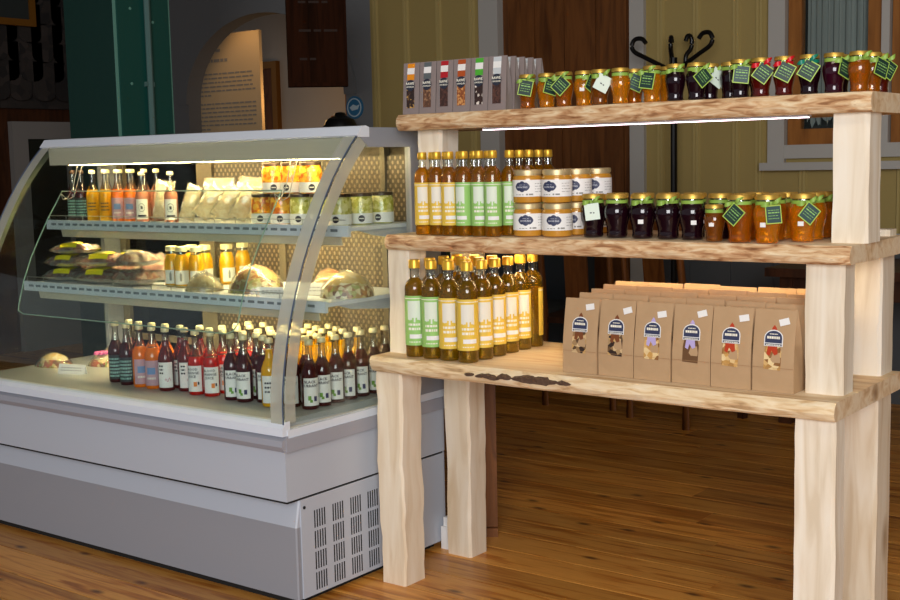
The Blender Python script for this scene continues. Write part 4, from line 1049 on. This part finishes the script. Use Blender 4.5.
def paper_bag(fig, fill):
    t = empty('paper_bag'); W_, D_, H_ = .1035, .062, .212; h = W_ / 2
    m = MB(); N = 10; v = []
    for k in range(N + 1):
        q = k / N; z = H_ * q; s_ = max(0, (q - .35) / .65); d = D_ * (1 - s_ ** 1.3) + .004 * s_; yo = .020 * s_ ** 1.2; pin = .012 * math.sin(pi * min(1, s_ * .75)) if q > .3 else 0
        bl = .002 * math.sin(pi * q)
        v += [(-h, yo, z), (0, yo - bl, z), (h, yo, z), (h - pin, yo + d / 2, z), (h, yo + d, z), (0, yo + d + bl, z), (-h, yo + d, z), (-h + pin, yo + d / 2, z)]
    n = 8; f = [(n * k + e, n * k + (e + 1) % n, n * k + n + (e + 1) % n, n * k + n + e) for k in range(N) for e in range(n)] + [tuple(range(n)), tuple(range(n * N + n - 1, n * N - 1, -1))]
    m.add(v, f); part('bag', m, 'kraft', t, 30)
    def fr(z, off): s_ = max(0, (z / H_ - .35) / .65); return .020 * s_ ** 1.2 - .002 * math.sin(pi * z / H_) - off
    def poly(name, mat, pts, off, par):
        m = MB(); m.add([(x, fr(z, off), z) for x, z in pts], [tuple(range(len(pts)))]); return part(name, m, mat, par, 0)
    m = MB(); m.box(-h + .001, h - .001, fr(.064, .0006), fr(.064, -.001), .0632, .0640); part('fold', m, 'kraft_fold', t, 0)
    w_ = poly('window', fill, [(-.023, .060), (.019, .058), (.021, .105), (.014, .128), (-.018, .128), (-.022, .100)], .0007, t)
    if fig:
        g = poly('figure', fig, [(-.016, .098), (-.008, .094), (-.004, .108), (.004, .096), (.012, .100), (.009, .124), (-.013, .124)], .0012, t); poly('figure_tip', fig, [(-.009, .150), (.010, .150), (.005, .166), (0, .173), (-.005, .166)], .0010, t)
    bz = .138; arc = [(-.0235, .119)] + [(.0235, .119)] + [(.0235 * math.cos(a), .141 + .020 * math.sin(a)) for a in [pi * k / 10 for k in range(11)]]
    b_ = poly('badge', 'white_paper', arc, .0018, t)
    poly('badge_field', 'navy', [(x * .90, .1275 if z < .12 else .142 + (z - .142) * .86) for x, z in arc], .0022, b_)
    poly('badge_bar', 'navy', [(-.0212, .1205), (.0212, .1205), (.0212, .1255), (-.0212, .1255)], .0022, b_)
    m = MB()
    for z, x0, x1, hh in ((.149, -.010, .010, .0022), (.138, -.016, .016, .0065), (.1215, -.018, .018, .0022)):
        q = random.Random(int(z * 1e4)); x = x0
        while x < x1: w2 = min(q.uniform(.002, .006), x1 - x); m.box(x, x + w2, fr(z, .0029), fr(z, .0022), z, z + hh); x += w2 + .001
    part('lettering', m, 'ink_pale', b_, 0)['kind'] = 'stuff'
    return t
def bag_sticker(t, x, z, rot):
    Mx = Matrix.Translation((x, .020 * max(0, (z / .212 - .35) / .65) ** 1.2 - .0032, z)) @ Matrix.Rotation(-.17, 4, 'X') @ Matrix.Rotation(rot, 4, 'Y')
    m = MB(); m.box(-.0125, .0125, 0, .0008, -.0085, .0085); m.v = [tuple(Mx @ Vector(p)) for p in m.v]; part('price_sticker', m, 'white_paper', t, 0)
GK = 'brown paper bags on the lowest board'
bl_ = [('fig_brown', 'dried', 'leftmost of the front row, dark dried pieces in its window'), ('fig_brown', 'dried', 'second in the front row, brown figure cut-out'), ('fig_lilac', 'dried_pale', 'third in the front row, lilac figure cut-out'),
       ('fig_lilac', 'kraft_window', 'fourth in the front row, large lilac figure cut-out'), ('fig_red', 'dried_pale', 'fifth in the front row, red figure and pale slices'), ('fig_red', 'dried_pale', 'rightmost of the front row, beside the right post')]
for k, (fg_, fl, lb) in enumerate(bl_):
    t = paper_bag(fg_, fl); bag_sticker(t, .026 + .004 * math.sin(k * 2), .190 - .004 * (k % 3), -.2 - .1 * (k % 2))
    put(t, (-.7065 + .107 * k, .062 + .003 * (k % 2), BZ), .008 * math.sin(k * 5), f'brown paper bag, {lb}', 'bag', GK).scale = (1, 1, .935)
pbk = empty('paper_bag'); src = t
for ch in src.children:
    if ch.name.split('.')[0] in ('bag', 'fold'): c = ch.copy(); COL.objects.link(c); c.parent = pbk
for r_ in range(1, 5):
    for k in range(6):
        put(pbk, (-.7065 + .107 * k + .0012 * math.sin(k * 3 + r_ * 2), .064 + .0665 * r_, BZ), 0.008 * math.sin(k * 2 + r_ * 5), f'brown paper bag in the {ORD[r_]} row back, {ORD[k]} from left', 'bag', GK).scale = (1, 1, .945 + .022 * r_ + .008 * math.sin(k * 4 + r_ * 3))

# ------------------------------------------------------------------ goods inside the display case
DZ = .55; GD = 'juice bottles on the case floor'
W_P = 'white_paper'
jp = {'d': juice_bottle(.205, .053, 'juice_dark', ('label_slate', 'dark')), 'o': juice_bottle(.205, .053, 'juice_orange', ('label_lilac', 'blue'), fill=.66), 'p': juice_bottle(.205, .053, 'juice_darkred', (W_P, 'pink'), fill=.80),
      'r': juice_bottle(.205, .053, 'juice_red', (W_P, 'orange'), fill=.60), 'b': juice_bottle(.205, .053, 'juice_dark', (W_P, 'black'), fill=.72), 'y': juice_bottle(.205, .053, 'juice_yellow', (W_P, 'plain'), fill=.84)}
jn = {'d': 'dark teal-label juice bottle', 'o': 'orange lilac-label juice bottle', 'p': 'dark red pink-script juice bottle', 'r': 'blood orange juice bottle', 'b': 'blackcurrant juice bottle', 'y': 'yellow white-label juice bottle'}
cols = [(-2.415, 'dd', -.120), (-2.340, 'dd', -.136), (-2.270, 'oo', -.138), (-2.207, 'oo', -.136), (-2.135, 'pp', -.138), (-2.075, 'pp', -.108), (-1.998, 'rrrrr', -.134), (-1.938, 'rrrrr', -.128), (-1.838, 'bbbbbb', -.136), (-1.778, 'bbbbbb', -.138), (-1.716, 'bbyyyy', -.112), (-1.655, 'yyyyyy', -.146), (-1.592, 'bbyyyy', -.120), (-1.527, 'bbbbbbb', -.115)]
for k, (x, seq, y0) in enumerate(cols):
    for r_, ch in enumerate(seq):
        put(jp[ch], (x + .004 * math.sin(k + r_ * 3), y0 + .0585 * r_, DZ), .75 + .25 * math.sin(k * 4 + r_), f'{jn[ch]} on case floor, {ORD[k]} file from left, {ORD[r_]} from glass', 'bottle', GD)
# upper case shelf
UZ = 1.078; GU = 'small bottles on the upper case shelf'
ub = [(-2.892, 'juice_dark', ('label_slate', 'dark'), 'dark small bottle with teal label, leftmost on the upper case shelf'), (-2.842, 'juice_dark', ('label_slate', 'dark'), 'dark small bottle with teal label, second on the upper case shelf'),
      (-2.776, 'juice_yellow', ('juice_yellow', 'plain'), 'yellow small bottle, left one of two on the upper case shelf'), (-2.703, 'juice_yellow', ('juice_yellow', 'plain'), 'yellow small bottle, right one of two on the upper case shelf'),
      (-2.634, 'juice_orange', ('label_lilac', 'blue'), 'orange small bottle, left one of two on the upper case shelf'), (-2.566, 'juice_orange', ('label_lilac', 'blue'), 'orange small bottle, right one of two on the upper case shelf'),
      (-2.500, 'juice_pink', ('white_paper', 'ring'), 'pink small bottle beside the wrapped packs'), (-2.348, 'juice_pink', ('white_paper', 'ring'), 'small bottle with a dark ring emblem between the wrapped packs')]
for k, (x, lq, sty, lb) in enumerate(ub):
    t = juice_bottle(.185 if k < 6 else .175, .048, lq, sty, 'dark_lid' if k < 2 else 'pale_cap', .62); put(t, (x, .092, UZ), .75, lb, 'bottle', GU)
for k, x in enumerate((-2.776, -2.703, -2.634, -2.566, -2.500)):
    t = juice_bottle(.185, .048, 'juice_pink', None, 'pale_cap', .6); put(t, (x + .01, .150, UZ), .7, f'pink small bottle, back row of the upper case shelf, {ORD[k]} from left', 'bottle', GU)
# wrapped crispbread packs
def pack(w, h, d, mat, emblem=True, name='wrapped_pack'):
    t = empty(name); m = MB(); N, Mn = 8, 6; v = []
    for s_ in (0, 1):
        for i_ in range(N + 1):
            for j_ in range(Mn + 1):
                a, b_ = i_ / N, j_ / Mn; e = (math.sin(pi * a) * math.sin(pi * b_)) ** .35 if 0 < i_ < N and 0 < j_ < Mn else 0
                v.append(((a - .5) * w, d / 2 + (1 if s_ else -1) * d / 2 * e * (.85 + .25 * ns(a * 5, b_ * 5, s_ * 3 + w * 50)), b_ * h))
    f = []; q = (N + 1) * (Mn + 1)
    for i_ in range(N):
        for j_ in range(Mn):
            c = i_ * (Mn + 1) + j_; f += [(c, c + Mn + 1, c + Mn + 2, c + 1), (q + c, q + c + 1, q + c + Mn + 2, q + c + Mn + 1)]
    m.add([(x * .93, y_ * .86 + d * .07, h * .03 + z * .94) for x, y_, z in v], f); part('contents', m, mat, t, 60)
    m = MB(); m.add(v, f); part('clear_wrap', m, 'wrap', t, 25)
    if emblem:
        m = MB(); n = 20; m.lathe([(.018, .0), (.018, .0012), (.0155, .0012), (.0155, 0)], n); o = obj('emblem', m.mesh('emblem', 'kraft'), t, (0, .0, h * .55), rot=(pi / 2, 0, 0))
    return t
GW = 'wrapped crispbread packs'
for k, (x, y, w, h, rz, tl, rl, lb) in enumerate(((-2.425, .110, .07, .14, .7, -.10, .12, 'cream wrapped pack standing between the two pink bottles'), (-2.272, .085, .055, .125, .7, -.05, .30, 'cream wrapped pack leaning right of the ring-label bottle'),
        (-2.205, .085, .06, .13, .7, -.05, .62, 'cream wrapped pack leaning steeply, middle of the upper case shelf'), (-2.115, .085, .06, .13, .7, -.05, .58, 'cream wrapped pack leaning steeply, second from the pickle jars'),
        (-2.025, .085, .06, .125, .7, -.05, .50, 'cream wrapped pack leaning next to the pickle jars'), (-2.27, .225, .12, .15, .4, -.12, 0, 'cream wrapped pack upright at the back behind the ring-label bottle'), (-2.12, .235, .12, .145, .4, -.12, .1, 'cream wrapped pack upright at the back in the middle'), (-1.97, .24, .11, .13, .4, -.12, 0, 'cream wrapped pack upright at the back beside the pickle jars'))):
    put(pack(w, h, .034, 'bread', k in (2, 3, 4)), (x, y, UZ + .040 * abs(math.sin(tl)) + w / 2 * math.sin(abs(rl))), rz, lb, 'pack', GW, tl, rl)
def pickle_jar(mat):
    H, r = .098, .037; t = empty('pickle_jar')
    m = MB(); m.lathe([(0, .002), (r * .85, 0), (r, .006), (r, H * .74), (r * .90, H * .89), (0, H * .89)], 20); part('filled_glass', m, mat, t)
    m = MB(); m.lathe([(r * .93, H * .895), (r * .97, H * .90), (r * .95, H * .985), (r * .9, H), (0, H)], 20); part('lid', m, 'dark_lid', t)
    m = MB(); m.patch(r + .0006, H * .04, H * .36, -1.7, 1.7, 16); lb = part('label', m, 'white_paper', t)
    m = MB(); rp = r + .0012; curved_shape(m, rp, H * .2, 0, .0105, lambda x: math.sqrt(max(0, .0105 ** 2 - x * x)), 14); bd = part('badge', m, 'ink', lb)
    m = MB(); m.patch(rp + .0006, H * .185, H * .215, -.2, .2, 3); part('badge_print', m, 'ink_pale', bd)
    return t
po, pg = pickle_jar('pickle_orange'), pickle_jar('pickle_green'); GQ = 'pickle jars on the upper case shelf'
for k, (x, y, lv, p_, lb) in enumerate(((-1.918, .105, 0, po, 'orange pickle jar, leftmost of the lower row'), (-1.832, .105, 0, po, 'orange pickle jar, second of the lower row'), (-1.745, .105, 0, pg, 'green pickle jar, third of the lower row'),
        (-1.660, .105, 0, pg, 'green pickle jar, fourth of the lower row behind the frosted corner'), (-1.575, .095, 0, pg, 'green pickle jar at the case corner, front of the end file'), (-1.560, .178, 0, pg, 'green pickle jar, second of the end file by the end glass'),
        (-1.545, .262, 0, pg, 'green pickle jar, rearmost of the end file by the end glass'), (-1.870, .110, 1, po, 'orange pickle jar, left one of the top layer'), (-1.788, .110, 1, po, 'orange pickle jar, middle one of the top layer'), (-1.706, .110, 1, po, 'orange pickle jar, right one of the top layer'))):
    put(p_, (x, y, UZ + .0985 * lv), .55 + .3 * math.sin(k * 3), lb, 'jar', GQ)
# lower case shelf
LZ = .862
def juice_jar():
    H, r = .138, .0265; t = empty('juice_jar')
    m = MB(); m.lathe([(0, .003), (r * .8, 0), (r, .005), (r, H * .58), (r * .93, H * .68), (r * .76, H * .77), (r * .70, H * .81), (0, H * .81)], 20); part('juice_filled_glass', m, 'juice_yellow', t)
    m = MB(); m.lathe([(r * .70, H * .81), (r * .68, H * .88), (0, H * .88)], 16); part('glass_neck', m, 'jar_glass', t)
    m = MB(); m.lathe([(r * .76, H * .88), (r * .78, H * .885), (r * .77, H * .985), (r * .70, H), (0, H)], 18); part('cap', m, 'pale_cap', t)
    m = MB(); m.patch(r + .0005, H * .08, H * .42, -1.0, 1.0, 10); lb = part('label', m, 'white_paper', t)
    m = MB(); m.patch(r + .001, H * .16, H * .34, -.28, .0, 3); m.patch(r + .001, H * .34, H * .38, -.2, -.08, 2); part('bottle_print', m, 'ink_grey', lb)['kind'] = 'stuff'
    return t
jb = juice_jar(); GY = 'yellow juice jars on the lower case shelf'
for k, (x, y, lb) in enumerate(((-2.318, .058, 'leftmost of the front row'), (-2.262, .052, 'second of the front row'), (-2.204, .066, 'third of the front row by the flatbread'), (-2.30, .130, 'left one of the second row'), (-2.238, .135, 'right one of the second row'), (-2.195, .195, 'alone in the third row'), (-2.20, .275, 'rearmost by the perforated panel'))):
    put(jb, (x, y, LZ), .75 + .1 * k, f'yellow juice jar on the lower case shelf, {lb}', 'jar', GY)
def flat_pack(w, d, h, mat, lab):
    t = empty('meat_pack'); m = MB(); N = 10; v = []
    for s_ in (0, 1):
        for i_ in range(N + 1):
            for j_ in range(N + 1):
                a, b_ = i_ / N, j_ / N; e = (math.sin(pi * a) * math.sin(pi * b_)) ** .22 if 0 < i_ < N and 0 < j_ < N else 0
                v.append(((a - .5) * w * (1 - .04 * math.sin(b_ * 9)), (b_ - .5) * d, h * (.40 + .60 * e * (.80 + .40 * ns(a * 7, b_ * 7, w * 77))) if s_ else h * .38 * (1 - e)))
    q = (N + 1) ** 2; f = []
    for i_ in range(N):
        for j_ in range(N):
            c = i_ * (N + 1) + j_; f += [(c, c + 1, c + N + 2, c + N + 1), (q + c, q + c + N + 1, q + c + N + 2, q + c + 1)]
    m.add([(x * .9, y_ * .9, z * .93 + h * .02) for x, y_, z in v], f); part('meat', m, mat, t, 60); m = MB(); m.add(v, f); part('vacuum_wrap', m, 'wrap', t, 25)
    if lab:
        m = MB(); n = 6; v = []
        for k in range(n + 1):
            a = k / n; x = -w * .22 + w * .40 * a; z = h * 1.04 - .3 * h * (a - .5) ** 2
            v += [(x, -d * .475, z * .62), (x, -d * .38, z * .95), (x, d * .10, z)]
        m.add(v, [(3 * k + e, 3 * k + 3 + e, 3 * k + 4 + e, 3 * k + 1 + e) for k in range(n) for e in range(2)]); lb = part('yellow_label', m, 'yellow_tag', t)
        m = MB()
        for k in range(3): m.box(-w * .22, w * .02 + .01 * k, -d * .2 + k * d * .14, -d * .2 + k * d * .14 + .004, h * 1.04, h * 1.05)
        part('print', m, 'ink_grey', lb, 0)['kind'] = 'stuff'
    return t
GV = 'vacuum-packed meat on the lower case shelf'
mp_ = [(-2.86, .035, 0, .17, .11, .048, 'salami', 1, .35, 'salami pack with yellow label, lowest of the stack at the left end'), (-2.85, .040, .051, .17, .11, .046, 'ham', 1, .25, 'ham pack with yellow label, middle of the stack at the left end'), (-2.83, .044, .100, .16, .11, .040, 'ham', 1, .45, 'ham pack with yellow label, topmost of the stack at the left end'),
       (-2.655, .030, 0, .18, .12, .055, 'ham', 1, .30, 'ham pack with yellow label, lower one in the middle of the meats'), (-2.645, .037, .059, .18, .12, .050, 'salami', 1, .42, 'salami pack with yellow label, upper one in the middle of the meats'),
       (-2.465, .020, 0, .14, .11, .062, 'ham', 0, .1, 'pale ham pack without label left of the juice jars'), (-2.46, .025, .067, .15, .11, .055, 'ham', 0, -.2, 'pale ham pack on top, left of the juice jars'),
       (-2.49, .175, 0, .18, .12, .11, 'ham', 0, .1, 'thick ham pack at the back left of the juice jars'), (-2.68, .190, 0, .16, .12, .10, 'ham', 1, .1, 'thick ham pack with yellow label near the rear doors'), (-2.86, .195, 0, .16, .13, .09, 'ham', 1, .0, 'thick ham pack with yellow label at the rear left corner')]
for x, y, dz, w, d, h, mt, lab, rz, lb in mp_: put(flat_pack(w, d, h, mt, lab), (x, y, LZ + dz), rz, lb, 'meat pack', GV)
def lump(w, d, h, mat, top=None, name='wrapped_sandwich', flat=1.25):
    t = empty(name); N, Mn = 20, 7
    def dome(w, d, h, e, sd):
        m = MB(); v = [(0, 0, 0)]; f = []
        for j_ in range(Mn):
            a = pi / 2 * j_ / (Mn - 1) * .985
            for i_ in range(N):
                b_ = 2 * pi * i_ / N; k = 1 + .10 * ns(math.cos(b_) * 2, math.sin(b_) * 2, a * 2 + sd); v.append((w / 2 * math.cos(a) ** flat * math.cos(b_) * k, d / 2 * math.cos(a) ** flat * math.sin(b_) * k, h * math.sin(a) * (1 + .08 * ns(i_ * .5, a, sd))))
        for i_ in range(N): f.append((0, 1 + (i_ + 1) % N, 1 + i_))
        for j_ in range(Mn - 1):
            for i_ in range(N): f.append((1 + j_ * N + i_, 1 + j_ * N + (i_ + 1) % N, 1 + (j_ + 1) * N + (i_ + 1) % N, 1 + (j_ + 1) * N + i_))
        f.append(tuple(1 + (Mn - 1) * N + i_ for i_ in range(N))); m.add(v, f); return m
    part('filling', dome(w * .94, d * .94, h * .80, 1, 3), mat, t, 60)
    if top: 
        m = dome(w * .74, d * .70, h * .52, 1, 8); m.v = [(x, y_ + d * .02, z + h * .44) for x, y_, z in m.v]; part('bread', m, top, t, 60)
    part('cling_film', dome(w, d, h, 1, 5), 'film', t, 20)
    return t
GS = 'wrapped sandwiches in the case'
for q in ((-2.095, .000, LZ, .13, .11, .062, 'bread', None, .4, 'pale wrapped flatbread right of the yellow juice jars'), (-1.915, .060, LZ, .19, .14, .088, 'filling', 'bun', .5, 'large wrapped sandwich with golden bun above the price card'),
          (-1.68, .16, LZ, .15, .13, .075, 'filling', 'bun', .2, 'wrapped sandwich half hidden by the frosted corner'), (-1.545, .085, LZ, .17, .15, .080, 'filling', 'cheese', .9, 'wrapped sandwich with yellow cheese by the end glass'),
          (-2.895, -.03, DZ, .16, .10, .050, 'filling_dark', 'cheese', .2, 'small wrapped sandwich alone on the case floor at left'), (-2.735, .085, DZ, .15, .11, .050, 'filling_dark', 'bread', .3, 'wrapped open sandwich with pink topping on the case floor'), (-2.88, .25, DZ, .15, .11, .045, 'filling', 'cheese', .3, 'small wrapped sandwich at the back of the case floor')):
    put(lump(q[3], q[4], q[5], q[6], q[7]), q[:3], q[8], q[9], 'sandwich', GS)
    if 'pink' in q[9]:
        t = [o for o in COL.objects if o.get('label') == q[9]][0]
        for k in range(6):
            m = MB(); m.lathe([(0, .0), (.012, .004), (.010, .011), (0, .013)], 10); obj('pink_flower', m.mesh('pink_flower', 'flower_pink'), t, (.02 * math.cos(k * 1.05) - .01, -.015 + .02 * math.sin(k * 1.05), .040))
def card(loc, rz, label, w=.075, h=.032):
    t = empty('price_card', (loc[0], loc[1], loc[2] + .0006), rz); m = MB(); m.prism([(0, 0), (.012, h), (.0135, h), (.0015, 0)], 'x', -w / 2, w / 2); m.prism([(.0125, h - .001), (.0135, h), (.022, 0), (.0205, 0)], 'x', -w / 2, w / 2); part('card', m, 'white_paper', t, 0)
    m = MB(); q = random.Random(5)
    for zz in (.62, .35):
        x = -w * .4
        while x < w * .35: w2 = q.uniform(.004, .012); m.box(x, min(x + w2, w * .4), .012 * zz - .0006, .012 * zz + .0002, h * zz, h * zz + .003); x += w2 + .003
    part('handwriting', m, 'ink_light', t, 0)['kind'] = 'stuff'; tag(t, label, 'price card', 'price cards in the case')
card((-1.735, -.055, LZ), .45, 'white price card in front of the large bun sandwich'); card((-1.790, .095, LZ), .5, 'white price card right behind the golden bun sandwich', .06); card((-1.648, .060, LZ), .5, 'white price card next to the sandwich by the end glass', .07, .038); card((-2.68, -.115, DZ), .3, 'white price card lying alone on the case floor at left', .11, .034)
